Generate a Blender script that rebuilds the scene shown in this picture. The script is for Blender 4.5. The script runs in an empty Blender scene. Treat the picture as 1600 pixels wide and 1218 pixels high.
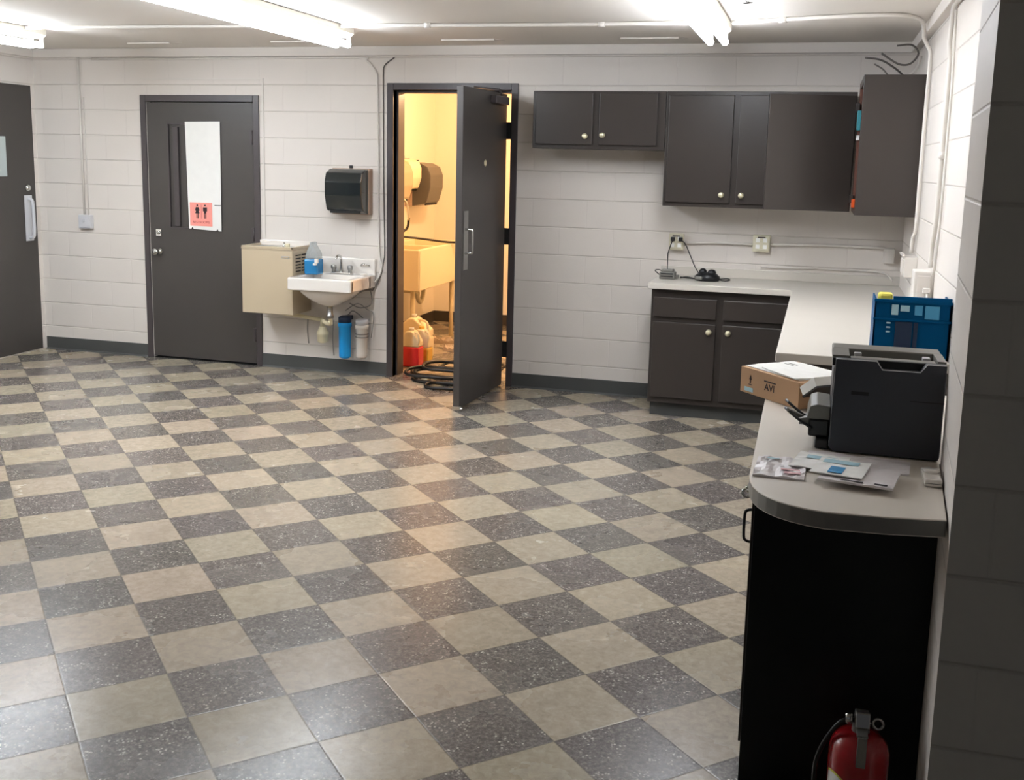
import bpy, bmesh, math, random
from mathutils import Vector, Matrix, noise
random.seed(7)
scn = bpy.context.scene
COL = scn.collection
pi = math.pi

# ------------------------------------------------------------------ camera
cam = bpy.data.cameras.new('camera'); camo = bpy.data.objects.new('camera', cam); COL.objects.link(camo)
CR = Matrix(((0.96027453, -0.06625095, 0.27107867), (0.27816816, 0.14978017, -0.94878258), (0.02225553, 0.98649719, 0.16225899)))
camo.matrix_world = Matrix.Translation((0, 0, 1.6645)) @ CR.to_4x4()
cam.sensor_fit = 'HORIZONTAL'; cam.sensor_width = 36; cam.lens = 1653.37 / 1600 * 36
cam.shift_y = -85.35 / 1600; cam.clip_start = .05
scn.camera = camo
# ------------------------------------------------------------------ world, exposure
w = bpy.data.worlds.new('world'); scn.world = w; w.use_nodes = True
w.node_tree.nodes['Background'].inputs[0].default_value = (.9, .92, 1, 1)
w.node_tree.nodes['Background'].inputs[1].default_value = .05
vs = scn.view_settings
vs.view_transform = 'Standard'; vs.look = 'None'; vs.gamma = 1; vs.use_curve_mapping = False
vs.exposure = 0.44
TUBE = 42.0      # radiance of the fluorescent tubes
BULB = 900.0     # radiance of the closet bulb

# ------------------------------------------------------------------ geometry constants
H = 2.477; BY = 7.469; LX = -6.27; RX = .545; TW = .18
TILE = .3048; TO = (-3.87279894, 5.5847673)

# ------------------------------------------------------------------ materials
def lin(c):
    return tuple(((v/255)/12.92 if v/255 <= .04045 else ((v/255+.055)/1.055)**2.4) for v in c) + (1,)
def mat(name, col, rough=.5, metal=0, spec=.5, coat=0, bump=0, bscale=60, var=0, vscale=4, trans=0, emit=None, estr=0, alpha=1, ior=1.45, srgb=True):
    m = bpy.data.materials.new(name); m.use_nodes = True
    nt = m.node_tree; b = nt.nodes['Principled BSDF']
    c = lin(col) if srgb else tuple(col)+(1,)
    b.inputs['Base Color'].default_value = c
    b.inputs['Roughness'].default_value = rough; b.inputs['Metallic'].default_value = metal
    b.inputs['Specular IOR Level'].default_value = spec; b.inputs['Coat Weight'].default_value = coat
    b.inputs['Transmission Weight'].default_value = trans; b.inputs['IOR'].default_value = ior
    b.inputs['Alpha'].default_value = alpha
    tc = nt.nodes.new('ShaderNodeNewGeometry')
    if var:
        n = nt.nodes.new('ShaderNodeTexNoise'); n.inputs['Scale'].default_value = vscale; n.inputs['Detail'].default_value = 5
        nt.links.new(tc.outputs['Position'], n.inputs['Vector'])
        mx = nt.nodes.new('ShaderNodeMix'); mx.data_type = 'RGBA'
        nt.links.new(n.outputs['Fac'], mx.inputs[0])
        mx.inputs[6].default_value = tuple(max(0, v*(1-var)) for v in c[:3])+(1,)
        mx.inputs[7].default_value = tuple(min(1, v*(1+var)) for v in c[:3])+(1,)
        nt.links.new(mx.outputs[2], b.inputs['Base Color'])
    if bump:
        n = nt.nodes.new('ShaderNodeTexNoise'); n.inputs['Scale'].default_value = bscale; n.inputs['Detail'].default_value = 4
        nt.links.new(tc.outputs['Position'], n.inputs['Vector'])
        bp = nt.nodes.new('ShaderNodeBump'); bp.inputs['Strength'].default_value = bump; bp.inputs['Distance'].default_value = .004
        nt.links.new(n.outputs['Fac'], bp.inputs['Height']); nt.links.new(bp.outputs[0], b.inputs['Normal'])
    if emit:
        b.inputs['Emission Color'].default_value = lin(emit); b.inputs['Emission Strength'].default_value = estr
    return m

def block_mat(name, col, axis):
    """painted concrete block: courses 0.2 m, blocks 0.4 m, running bond, soft joints under thick paint"""
    m = mat(name, col, rough=.5, spec=.35)
    nt = m.node_tree; b = nt.nodes['Principled BSDF']
    g = nt.nodes.new('ShaderNodeNewGeometry'); s = nt.nodes.new('ShaderNodeSeparateXYZ'); nt.links.new(g.outputs['Position'], s.inputs[0])
    cb = nt.nodes.new('ShaderNodeCombineXYZ')
    nt.links.new(s.outputs['X' if axis == 'x' else 'Y'], cb.inputs[0]); nt.links.new(s.outputs['Z'], cb.inputs[1])
    def mth(op, a, b_=None, c_=None):
        q = nt.nodes.new('ShaderNodeMath'); q.operation = op
        for i, v in enumerate((a, b_, c_)):
            if v is None: continue
            if isinstance(v, (int, float)): q.inputs[i].default_value = v
            else: nt.links.new(v, q.inputs[i])
        return q.outputs[0]
    hz = mth('DIVIDE', mth('ADD', s.outputs['Z'], .0), .2)
    row = mth('MODULO', mth('FLOOR', hz), 2)
    hx = mth('ADD', mth('DIVIDE', mth('ADD', s.outputs['X' if axis == 'x' else 'Y'], 20), .4), mth('MULTIPLY', row, .5))
    def line(v, period, w0, w1):
        f = mth('FRACT', v); e = mth('MULTIPLY', mth('MINIMUM', f, mth('SUBTRACT', 1, f)), period)
        r = nt.nodes.new('ShaderNodeMapRange'); r.interpolation_type = 'SMOOTHSTEP'
        r.inputs['From Min'].default_value = w0; r.inputs['From Max'].default_value = w1; r.inputs['To Min'].default_value = 1; r.inputs['To Max'].default_value = 0
        nt.links.new(e, r.inputs['Value']); return r.outputs[0]
    jt = mth('MAXIMUM', line(hz, .2, .001, .006), mth('MULTIPLY', line(hx, .4, .001, .005), .22))
    class _B: pass
    br = _B(); br.outputs = {'Fac': jt}
    n = nt.nodes.new('ShaderNodeTexNoise'); n.inputs['Scale'].default_value = 1.3; n.inputs['Detail'].default_value = 6; nt.links.new(g.outputs['Position'], n.inputs['Vector'])
    n2 = nt.nodes.new('ShaderNodeTexNoise'); n2.inputs['Scale'].default_value = 90; n2.inputs['Detail'].default_value = 5; nt.links.new(g.outputs['Position'], n2.inputs['Vector'])
    c = lin(col)
    mx = nt.nodes.new('ShaderNodeMix'); mx.data_type = 'RGBA'; nt.links.new(n.outputs['Fac'], mx.inputs[0])
    mx.inputs[6].default_value = (c[0]*.94, c[1]*.935, c[2]*.92, 1); mx.inputs[7].default_value = (min(1, c[0]*1.05), min(1, c[1]*1.05), min(1, c[2]*1.05), 1)
    m2 = nt.nodes.new('ShaderNodeMix'); m2.data_type = 'RGBA'; nt.links.new(br.outputs['Fac'], m2.inputs[0])
    nt.links.new(mx.outputs[2], m2.inputs[6]); m2.inputs[7].default_value = (c[0]*.88, c[1]*.87, c[2]*.85, 1)
    nt.links.new(m2.outputs[2], b.inputs['Base Color'])
    # height = brick face + pores
    inv = nt.nodes.new('ShaderNodeMath'); inv.operation = 'MULTIPLY_ADD'; inv.inputs[1].default_value = -1; inv.inputs[2].default_value = 1
    nt.links.new(br.outputs['Fac'], inv.inputs[0])
    ad = nt.nodes.new('ShaderNodeMath'); ad.operation = 'MULTIPLY_ADD'; ad.inputs[1].default_value = .10; nt.links.new(n2.outputs['Fac'], ad.inputs[0]); nt.links.new(inv.outputs[0], ad.inputs[2])
    bp = nt.nodes.new('ShaderNodeBump'); bp.inputs['Strength'].default_value = .6; bp.inputs['Distance'].default_value = .006
    nt.links.new(ad.outputs[0], bp.inputs['Height']); nt.links.new(bp.outputs[0], b.inputs['Normal'])
    return m

def floor_mat():
    m = mat('vinyl_tile', (150, 145, 130), rough=.3, spec=.5)
    nt = m.node_tree; b = nt.nodes['Principled BSDF']; L = nt.links.new
    def math_(op, a, bb=None, c=None):
        n = nt.nodes.new('ShaderNodeMath'); n.operation = op
        for i, v in enumerate((a, bb, c)):
            if v is None: continue
            if isinstance(v, (int, float)): n.inputs[i].default_value = v
            else: L(v, n.inputs[i])
        return n.outputs[0]
    g = nt.nodes.new('ShaderNodeNewGeometry'); s = nt.nodes.new('ShaderNodeSeparateXYZ'); L(g.outputs['Position'], s.inputs[0])
    dx = math_('SUBTRACT', s.outputs['X'], TO[0]); dy = math_('SUBTRACT', s.outputs['Y'], TO[1])
    k = .70710678/TILE
    u = math_('MULTIPLY', math_('ADD', dx, dy), k); v = math_('MULTIPLY', math_('SUBTRACT', dx, dy), k)
    fu = math_('FLOOR', u); fv = math_('FLOOR', v)
    par = math_('ABSOLUTE', math_('MODULO', math_('ADD', math_('ADD', fu, fv), 1000), 2))   # 1 = dark
    ru = math_('FRACT', u); rv = math_('FRACT', v)
    eu = math_('MINIMUM', ru, math_('SUBTRACT', 1, ru)); ev = math_('MINIMUM', rv, math_('SUBTRACT', 1, rv))
    e = math_('MINIMUM', eu, ev)
    mr = nt.nodes.new('ShaderNodeMapRange'); mr.inputs['From Min'].default_value = .004; mr.inputs['From Max'].default_value = .014
    mr.inputs['To Min'].default_value = 1; mr.inputs['To Max'].default_value = 0; L(e, mr.inputs['Value'])
    joint = mr.outputs[0]
    cell = nt.nodes.new('ShaderNodeCombineXYZ'); L(fu, cell.inputs[0]); L(fv, cell.inputs[1])
    wn = nt.nodes.new('ShaderNodeTexWhiteNoise'); wn.noise_dimensions = '3D'; L(cell.outputs[0], wn.inputs['Vector'])
    # mottling, streaked per tile
    offs = nt.nodes.new('ShaderNodeVectorMath'); offs.operation = 'MULTIPLY_ADD'; L(wn.outputs['Color'], offs.inputs[0]); offs.inputs[1].default_value = (30, 30, 30); L(g.outputs['Position'], offs.inputs[2])
    def tnoise(sc, det=5, rough=.6, dist=0):
        n = nt.nodes.new('ShaderNodeTexNoise'); n.inputs['Scale'].default_value = sc; n.inputs['Detail'].default_value = det
        n.inputs['Roughness'].default_value = rough; n.inputs['Distortion'].default_value = dist; L(offs.outputs[0], n.inputs['Vector']); return n.outputs['Fac']
    def ramp(fac, stops):
        r = nt.nodes.new('ShaderNodeValToRGB'); r.color_ramp.elements[0].position = stops[0][0]; r.color_ramp.elements[0].color = stops[0][1]
        r.color_ramp.elements[1].position = stops[-1][0]; r.color_ramp.elements[1].color = stops[-1][1]
        for p, c in stops[1:-1]:
            el = r.color_ramp.elements.new(p); el.color = c
        L(fac, r.inputs[0]); return r.outputs[0]
    def mixc(f, a, c, mode='MIX'):
        n = nt.nodes.new('ShaderNodeMix'); n.data_type = 'RGBA'; n.blend_type = mode
        if isinstance(f, (int, float)): n.inputs[0].default_value = f
        else: L(f, n.inputs[0])
        for i, vv in ((6, a), (7, c)):
            if isinstance(vv, tuple): n.inputs[i].default_value = vv
            else: L(vv, n.inputs[i])
        return n.outputs[2]
    light = ramp(tnoise(30, 5, .7, .5), [(.3, lin((146, 136, 119))), (.5, lin((165, 153, 134))), (.72, lin((182, 170, 151)))])
    dark = ramp(tnoise(75, 5, .75, .6), [(.3, lin((66, 62, 60))), (.5, lin((102, 96, 91))), (.68, lin((146, 138, 128)))])
    vo = nt.nodes.new('ShaderNodeTexVoronoi'); vo.inputs['Scale'].default_value = 78; L(offs.outputs[0], vo.inputs['Vector'])
    fle = ramp(vo.outputs['Distance'], [(.18, (1, 1, 1, 1)), (.36, (0, 0, 0, 1))])
    sel = ramp(tnoise(23, 2, .5), [(.50, (0, 0, 0, 1)), (.60, (1, 1, 1, 1))])
    fl = mixc(1.0, fle, sel, 'MULTIPLY')
    dark = mixc(fl, dark, lin((196, 190, 178)))
    c = mixc(par, light, dark)
    val = math_('MULTIPLY_ADD', wn.outputs['Value'], .13, .935)
    vv = nt.nodes.new('ShaderNodeCombineColor'); L(val, vv.inputs[0]); L(val, vv.inputs[1]); L(val, vv.inputs[2])
    c = mixc(1.0, c, vv.outputs[0], 'MULTIPLY')
    # scattered tint per tile
    tint = mixc(.07, (1, 1, 1, 1), wn.outputs['Color']); c = mixc(.55, c, mixc(1.0, c, tint, 'MULTIPLY'))
    c = mixc(math_('MULTIPLY', joint, .55), c, lin((84, 78, 68)))
    L(c, b.inputs['Base Color'])
    n3 = nt.nodes.new('ShaderNodeTexNoise'); n3.inputs['Scale'].default_value = 2.2; n3.inputs['Detail'].default_value = 6; L(g.outputs['Position'], n3.inputs['Vector'])
    r = nt.nodes.new('ShaderNodeMapRange'); r.inputs['To Min'].default_value = .17; r.inputs['To Max'].default_value = .36; L(n3.outputs['Fac'], r.inputs['Value'])
    L(r.outputs[0], b.inputs['Roughness'])
    n4 = nt.nodes.new('ShaderNodeTexNoise'); n4.inputs['Scale'].default_value = 40; n4.inputs['Detail'].default_value = 4; L(g.outputs['Position'], n4.inputs['Vector'])
    hh = math_('MULTIPLY_ADD', joint, -.8, n4.outputs['Fac'])
    bp = nt.nodes.new('ShaderNodeBump'); bp.inputs['Strength'].default_value = .22; bp.inputs['Distance'].default_value = .002
    L(hh, bp.inputs['Height']); L(bp.outputs[0], b.inputs['Normal'])
    return m

M = {}
M['wall'] = block_mat('painted_block_x', (224, 217, 210), 'x')
M['wally'] = block_mat('painted_block_y', (224, 217, 210), 'y')
M['floor'] = floor_mat()
M['ceiling'] = mat('ceiling_paint', (230, 224, 216), rough=.85, var=.03, vscale=1.5, bump=.15, bscale=30)
M['trim'] = mat('trim_paint', (220, 213, 205), rough=.5)
M['base'] = mat('vinyl_cove', (74, 75, 74), rough=.5, var=.08)
M['door'] = mat('door_paint', (69, 65, 62), rough=.38, spec=.45, var=.04, vscale=2, bump=.05)
M['frame'] = mat('door_frame_paint', (70, 64, 65), rough=.35, spec=.5, bump=.05)
M['cab'] = mat('cabinet_paint', (60, 54, 50), rough=.32, spec=.5, var=.05, vscale=3, bump=.06, bscale=25)
M['cabin'] = mat('cabinet_interior', (96, 60, 48), rough=.7)
M['black'] = mat('black_laminate', (12, 17, 17), rough=.45, spec=.3)
M['counter'] = mat('counter_laminate', (206, 200, 190), rough=.35, spec=.45, var=.03, vscale=6)
M['edge'] = mat('counter_edge_shaded', (128, 127, 122), rough=.4, var=.03)  # grey puts the shade on the near counter's sides into the colour
M['chrome'] = mat('chrome', (215, 215, 212), rough=.15, metal=1)
M['steel'] = mat('brushed_steel', (172, 172, 170), rough=.35, metal=1)
M['brass'] = mat('satin_knob', (226, 218, 186), rough=.3, metal=.55)
M['pipe'] = mat('painted_pipe', (222, 216, 208), rough=.4)
M['plateA'] = mat('ivory_plastic', (214, 208, 184), rough=.4)
M['plateG'] = mat('galvanised_box', (204, 204, 207), rough=.4)
M['blackplastic'] = mat('black_plastic', (26, 27, 29), rough=.35)
M['greyplastic'] = mat('grey_plastic', (120, 118, 112), rough=.4)
M['cable'] = mat('black_cable', (32, 31, 30), rough=.5)
M['greycable'] = mat('grey_cable', (110, 104, 98), rough=.5)
M['porcelain'] = mat('porcelain', (236, 230, 222), rough=.12, coat=.4)
M['beige'] = mat('beige_enamel', (190, 174, 148), rough=.38)
M['housing'] = mat('fixture_enamel', (225, 220, 205), rough=.4)
M['tube_dim'] = mat('lit_tube_dimmed', (255, 255, 255), rough=.4, emit=(238, 244, 255), estr=TUBE*.74)  # emission turned down to keep the right wall from blowing out
M['tube_boosted'] = mat('lit_tube_bright', (255, 255, 255), rough=.4, emit=(237, 245, 255), estr=TUBE*1.25)  # emission turned up to balance the left side
M['tube'] = mat('lit_tube', (255, 255, 255), rough=.4, emit=(237, 245, 255), estr=TUBE)
M['bulb'] = mat('lit_bulb', (255, 240, 210), rough=.4, emit=(255, 205, 154), estr=BULB)
M['paper'] = mat('white_paper', (246, 245, 240), rough=.7, var=.03, vscale=20)
M['pink'] = mat('pink_paper', (245, 158, 146), rough=.7)
M['ink'] = mat('dark_ink', (44, 30, 34), rough=.6)
M['redink'] = mat('red_ink', (180, 70, 70), rough=.6)
M['closet'] = mat('closet_wall_paint', (238, 229, 210), rough=.5, bump=.1)
M['cream'] = mat('cream_plastic', (240, 224, 186), rough=.3)
M['glasspane'] = mat('frosted_pane', (176, 186, 184), rough=.3, spec=.6)
M['cardboard'] = mat('cardboard', (186, 148, 112), rough=.8, var=.06, vscale=15, bump=.05)
M['bluec'] = mat('blue_crate_plastic', (8, 84, 132), rough=.35, trans=.25, ior=1.1)
M['lightblue'] = mat('light_blue_plastic', (70, 150, 190), rough=.5)
M['navy'] = mat('navy_plastic', (24, 44, 72), rough=.45)
M['yellow'] = mat('yellow_sponge', (222, 212, 96), rough=.6)
M['printer'] = mat('printer_black', (50, 53, 59), rough=.42)
M['printertop'] = mat('printer_grey', (122, 120, 113), rough=.4)
M['slot'] = mat('slot_black', (8, 8, 8), rough=.6)
M['plastic_film'] = mat('cloudy_film', (236, 230, 230), rough=.4, spec=.5)
M['blueprint'] = mat('blue_print', (20, 140, 196), rough=.5)
M['skyprint'] = mat('pale_blue_print', (168, 204, 214), rough=.5)
M['rosep'] = mat('rose_print', (228, 178, 180), rough=.5)
M['red'] = mat('extinguisher_red', (158, 18, 26), rough=.25, coat=.5)
M['filterblue'] = mat('filter_blue', (22, 150, 220), rough=.3)
M['filterwhite'] = mat('filter_white', (222, 216, 208), rough=.25)
M['trap'] = mat('ivory_pvc', (232, 222, 188), rough=.4)
M['liquidblue'] = mat('blue_liquid', (40, 120, 172), rough=.15, spec=.6)
M['clearplastic'] = mat('milky_plastic', (206, 218, 222), rough=.15, trans=.5, alpha=.5)
M['redliquid'] = mat('red_liquid', (216, 44, 48), rough=.25)
M['yellowliquid'] = mat('yellow_liquid', (226, 182, 70), rough=.3)
M['smoke'] = mat('smoked_plastic', (30, 35, 36), rough=.12, spec=.6, coat=.4)
M['tan'] = mat('tan_plastic', (176, 150, 130), rough=.5)
M['orange'] = mat('orange_plastic', (212, 84, 30), rough=.4)
M['teal'] = mat('teal_plastic', (60, 140, 150), rough=.4)
M['hose'] = mat('black_rubber', (28, 26, 24), rough=.4)
M['pier'] = block_mat('pier_front_block', (204, 202, 194), 'x')  # slightly greyer copy of the wall block for the front face
M['darkrib'] = mat('dark_floor_mat', (52, 46, 40), rough=.6)
M['clearglass'] = mat('clear_plastic', (225, 205, 180), rough=.15, trans=.4)

# ------------------------------------------------------------------ mesh helpers
class MB:
    def __init__(s): s.bm = bmesh.new(); s.mi = 0
    def _setmi(s, faces):
        for f in faces: f.material_index = s.mi
    def mat(s, i): s.mi = i; return s
    def box(s, x0, x1, y0, y1, z0, z1, bev=0, seg=2, mtx=None):
        t = bmesh.new()
        bmesh.ops.create_cube(t, size=1)
        for v in t.verts: v.co = Vector(((x0+x1)/2+v.co.x*(x1-x0), (y0+y1)/2+v.co.y*(y1-y0), (z0+z1)/2+v.co.z*(z1-z0)))
        if bev: bmesh.ops.bevel(t, geom=t.edges[:], offset=bev, segments=seg, affect='EDGES', profile=.5)
        return s._merge(t, mtx)
    def _merge(s, t, mtx=None):
        if mtx is not None: t.transform(mtx)
        me = bpy.data.meshes.new('tmp'); t.to_mesh(me); t.free()
        n = len(s.bm.faces); s.bm.from_mesh(me); bpy.data.meshes.remove(me)
        s.bm.faces.ensure_lookup_table()
        for f in s.bm.faces[n:]: f.material_index = s.mi
        return s
    def prism(s, pts, a, b, axis='z', bev=0, mtx=None):
        """polygon pts extruded from a to b along axis; pts are the other two coordinates"""
        t = bmesh.new()
        def mk(p, h):
            return {'z': (p[0], p[1], h), 'y': (p[0], h, p[1]), 'x': (h, p[0], p[1])}[axis]
        v0 = [t.verts.new(mk(p, a)) for p in pts]; v1 = [t.verts.new(mk(p, b)) for p in pts]
        t.faces.new(v0); t.faces.new(v1[::-1])
        n = len(pts)
        for i in range(n): t.faces.new((v0[i], v1[i], v1[(i+1) % n], v0[(i+1) % n]))
        bmesh.ops.recalc_face_normals(t, faces=t.faces)
        if bev:
            bmesh.ops.bevel(t, geom=t.edges[:], offset=bev, segments=2, affect='EDGES', profile=.5)
        return s._merge(t, mtx)
    def lathe(s, prof, c=(0, 0, 0), axis='z', n=24, mtx=None):
        """prof: list of (radius, height)"""
        t = bmesh.new(); rings = []
        for r, h in prof:
            ring = []
            for k in range(n):
                a = 2*pi*k/n; x, y = r*math.cos(a), r*math.sin(a)
                p = {'z': (x, y, h), 'y': (x, h, y), 'x': (h, x, y)}[axis]
                ring.append(t.verts.new((p[0]+c[0], p[1]+c[1], p[2]+c[2])))
            rings.append(ring)
        for i in range(len(rings)-1):
            for k in range(n): t.faces.new((rings[i][k], rings[i][(k+1) % n], rings[i+1][(k+1) % n], rings[i+1][k]))
        t.faces.new(rings[0][::-1]); t.faces.new(rings[-1])
        bmesh.ops.remove_doubles(t, verts=t.verts, dist=1e-5)
        bmesh.ops.recalc_face_normals(t, faces=t.faces)
        for f in t.faces: f.smooth = len(f.verts) <= 4
        return s._merge(t, mtx)
    def tube(s, pts, r, n=8, smooth=True, sub=0):
        pts = [Vector(p) for p in pts]
        if sub:
            out = []
            P = [pts[0]*2-pts[1]] + pts + [pts[-1]*2-pts[-2]]
            for i in range(1, len(P)-2):
                for j in range(sub):
                    u = j/sub; a, b, c, d = P[i-1], P[i], P[i+1], P[i+2]
                    out.append(.5*((2*b)+(c-a)*u+(2*a-5*b+4*c-d)*u*u+(3*b-a-3*c+d)*u**3))
            out.append(pts[-1]); pts = out
        t = bmesh.new(); rings = []; up = None
        for i, p in enumerate(pts):
            d = (pts[min(i+1, len(pts)-1)]-pts[max(i-1, 0)]).normalized()
            if up is None:
                up = Vector((0, 0, 1)) if abs(d.z) < .9 else Vector((1, 0, 0))
            a = d.cross(up)
            if a.length < 1e-4: a = d.cross(Vector((.3, .7, .2)))
            a.normalize(); b = d.cross(a).normalized(); up = -b if False else a.cross(d)
            rr = r[i] if isinstance(r, (list, tuple)) else r
            rings.append([t.verts.new(p+a*rr*math.cos(2*pi*k/n)+b*rr*math.sin(2*pi*k/n)) for k in range(n)])
        for i in range(len(rings)-1):
            for k in range(n): t.faces.new((rings[i][k], rings[i][(k+1) % n], rings[i+1][(k+1) % n], rings[i+1][k]))
        t.faces.new(rings[0][::-1]); t.faces.new(rings[-1])
        bmesh.ops.recalc_face_normals(t, faces=t.faces)
        for f in t.faces: f.smooth = len(f.verts) == 4
        return s._merge(t)
    def sphere(s, c, r, sc=(1, 1, 1)):
        t = bmesh.new(); bmesh.ops.create_uvsphere(t, u_segments=20, v_segments=12, radius=r)
        for v in t.verts: v.co = Vector((c[0]+v.co.x*sc[0], c[1]+v.co.y*sc[1], c[2]+v.co.z*sc[2]))
        for f in t.faces: f.smooth = True
        return s._merge(t)
    def sheet(s, c, ux, uy, nx, ny, thick, amp, freq, seed, corner=None):
        """a crumpled thin sheet: closed slab with a wavy top"""
        t = bmesh.new(); ux = Vector(ux); uy = Vector(uy); c = Vector(c); top = []; bot = []
        for j in range(ny+1):
            rt = []; rb = []
            for i in range(nx+1):
                u = i/nx-.5; v = j/ny-.5
                p = c+ux*u+uy*v
                h = (noise.noise(Vector((u*freq+seed, v*freq*1.3, seed)))+.5)*amp
                h = max(0, h)
                rt.append(t.verts.new(p+Vector((0, 0, thick+h)))); rb.append(t.verts.new(p+Vector((0, 0, h*.0))))
            top.append(rt); bot.append(rb)
        for j in range(ny):
            for i in range(nx):
                t.faces.new((top[j][i], top[j][i+1], top[j+1][i+1], top[j+1][i]))
                t.faces.new((bot[j][i], bot[j+1][i], bot[j+1][i+1], bot[j][i+1]))
        for i in range(nx):
            t.faces.new((bot[0][i], bot[0][i+1], top[0][i+1], top[0][i])); t.faces.new((bot[ny][i+1], bot[ny][i], top[ny][i], top[ny][i+1]))
        for j in range(ny):
            t.faces.new((bot[j+1][0], bot[j][0], top[j][0], top[j+1][0])); t.faces.new((bot[j][nx], bot[j+1][nx], top[j+1][nx], top[j][nx]))
        bmesh.ops.recalc_face_normals(t, faces=t.faces)
        return s._merge(t)
    def build(s, name, mats, parent=None, org=None):
        """mesh in world coordinates; placed under the parent's origin"""
        if not isinstance(mats, (list, tuple)): mats = [mats]
        if parent is not None:
            o0 = Vector((0, 0, 0)); p = parent
            while p is not None: o0 += p.location; p = p.parent
            org = o0; loc = Vector((0, 0, 0))
        elif org is not None: org = Vector(org); loc = org
        else:
            vs_ = [v.co for v in s.bm.verts]
            mn = [min(v[i] for v in vs_) for i in range(3)]; mx = [max(v[i] for v in vs_) for i in range(3)]
            org = Vector(((mn[0]+mx[0])/2, (mn[1]+mx[1])/2, mn[2])); loc = org
        for v in s.bm.verts: v.co -= org
        me = bpy.data.meshes.new(name); s.bm.to_mesh(me); s.bm.free()
        for m in mats: me.materials.append(m)
        o = bpy.data.objects.new(name, me); COL.objects.link(o); o.location = loc
        if parent is not None: o.parent = parent
        return o

def thing(name, label, cat, loc, group=None):
    o = bpy.data.objects.new(name, None); COL.objects.link(o); o.location = loc; o.empty_display_size = .1
    o['label'] = label; o['category'] = cat
    if group: o['group'] = group
    return o
def tag(o, label, cat, group=None):
    o['label'] = label; o['category'] = cat
    if group: o['group'] = group
    return o
def struct(o, label=None):
    o['kind'] = 'structure'
    if label: o['label'] = label
    return o
def sthing(name, loc, label=None):
    o = bpy.data.objects.new(name, None); COL.objects.link(o); o.location = loc; o.empty_display_size = .1
    return struct(o, label)
def text_mesh(body, size, mtx, name, m, parent, extrude=.0004, spacing=1):
    c = bpy.data.curves.new('t', 'FONT'); c.body = body; c.size = size; c.extrude = extrude; c.align_x = 'CENTER'; c.align_y = 'CENTER'; c.space_character = spacing
    to = bpy.data.objects.new('t', c); COL.objects.link(to)
    dg = bpy.context.evaluated_depsgraph_get(); dg.update()
    me = bpy.data.meshes.new_from_object(to.evaluated_get(dg)); bpy.data.objects.remove(to); bpy.data.curves.remove(c)
    me.transform(mtx)
    b = MB(); b.bm.from_mesh(me); bpy.data.meshes.remove(me)
    return b.build(name, m, parent)
FACE = Matrix.Rotation(pi/2, 4, 'X')   # text lying in XY turned upright, facing -Y
def T3(x, y, z): return Matrix.Translation((x, y, z))

# ------------------------------------------------------------------ room shell
CYB = 10.3; CXL = -3.8; CXR = -1.6      # closet
struct(MB().box(LX-.2, 3.2, -1.5, BY, -.1, 0).box(CXL-.2, CXR+.2, BY, CYB+.2, -.1, 0).build('floor', M['floor']))
struct(MB().box(LX-.2, 3.2, -.5, CYB+.3, H, H+.1).build('ceiling', M['ceiling']))
D3 = (-3.087, -2.167, 2.165)     # closet door opening x0, x1, head
D2 = (-5.21, -4.255, 2.07)
wb = MB()
wb.box(LX-.2, D2[0], BY, BY+TW, 0, H).box(D2[0], D2[1], BY, BY+TW, D2[2], H).box(D2[1], D3[0], BY, BY+TW, 0, H)
wb.box(D3[0], D3[1], BY, BY+TW, D3[2], H).box(D3[1], RX+.2, BY, BY+TW, 0, H)
struct(wb.build('wall_back', M['wall']))
struct(MB().box(LX-.2, LX, 1.0, BY, 0, H).build('wall_left', M['wally']))
struct(MB().box(RX, RX+.2, 2.92, BY, 0, H).build('wall_right', M['wally']))
pr_ = MB(); pr_.prism([(.352, 2.92), (.317, 2.36), (3.2, 2.36), (3.2, 2.92)], 0, H)
pier = pr_.build('wall_front', [M['wally'], M['pier']])
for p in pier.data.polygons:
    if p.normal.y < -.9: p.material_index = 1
struct(pier)
struct(MB().box(CXL-.15, CXL, BY+TW, CYB, 0, H).build('wall_closet_left', M['closet']))
struct(MB().box(CXL-.15, CXR+.15, CYB, CYB+.15, 0, H).build('wall_closet_back', M['closet']))
struct(MB().box(CXR, CXR+.15, BY+TW, CYB, 0, H).build('wall_closet_right', M['closet']))
bq = MB(); bq.box(CXL, D3[0]-.05, BY+TW, BY+TW+.012, 0, H).box(D3[1]+.05, CXR, BY+TW, BY+TW+.012, 0, H).box(D3[0]-.05, D3[1]+.05, BY+TW, BY+TW+.012, D3[2]+.05, H)
struct(bq.build('wall_closet_front', M['closet']))
# ledge trim under the ceiling
def ledge(x0, x1, z0=2.41): return MB().box(x0, x1, BY-.045, BY, z0, H, bev=.004)
struct(ledge(LX, RX).build('trim_1', M['trim']))
struct(MB().box(RX-.045, RX, 2.92, BY-.045, 2.41, H, bev=.004).build('trim_2', M['trim']))
struct(MB().box(LX, LX+.045, 1.0, BY-.045, 2.41, H, bev=.004).build('trim_3', M['trim']))
struct(MB().box(CXL, CXR, CYB-.012, CYB, 0, .11).build('baseboard_closet_back', M['darkrib']))
struct(MB().box(CXL, CXL+.012, BY+TW+.012, CYB-.012, 0, .11).build('baseboard_closet_left', M['darkrib']))
def coved(x0, x1):
    return [(BY, .105), (BY-.008, .105), (BY-.009, .012), (BY-.022, 0), (BY, 0)], x0, x1
bb = MB()
for x0, x1 in ((LX+.012, -5.262), (-4.205, -3.137), (-2.125, -1.035)):
    p, a, b = coved(x0, x1); bb.prism(p, a, b, axis='x')
struct(bb.build('baseboard_back', M['base']))
struct(MB().box(LX, LX+.01, 1.0, 6.05, 0, .105, bev=.002).build('baseboard_left', M['base']))
struct(MB().box(.40, 3.2, 2.352, 2.36, 0, .105).build('baseboard_front', M['base']))

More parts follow.
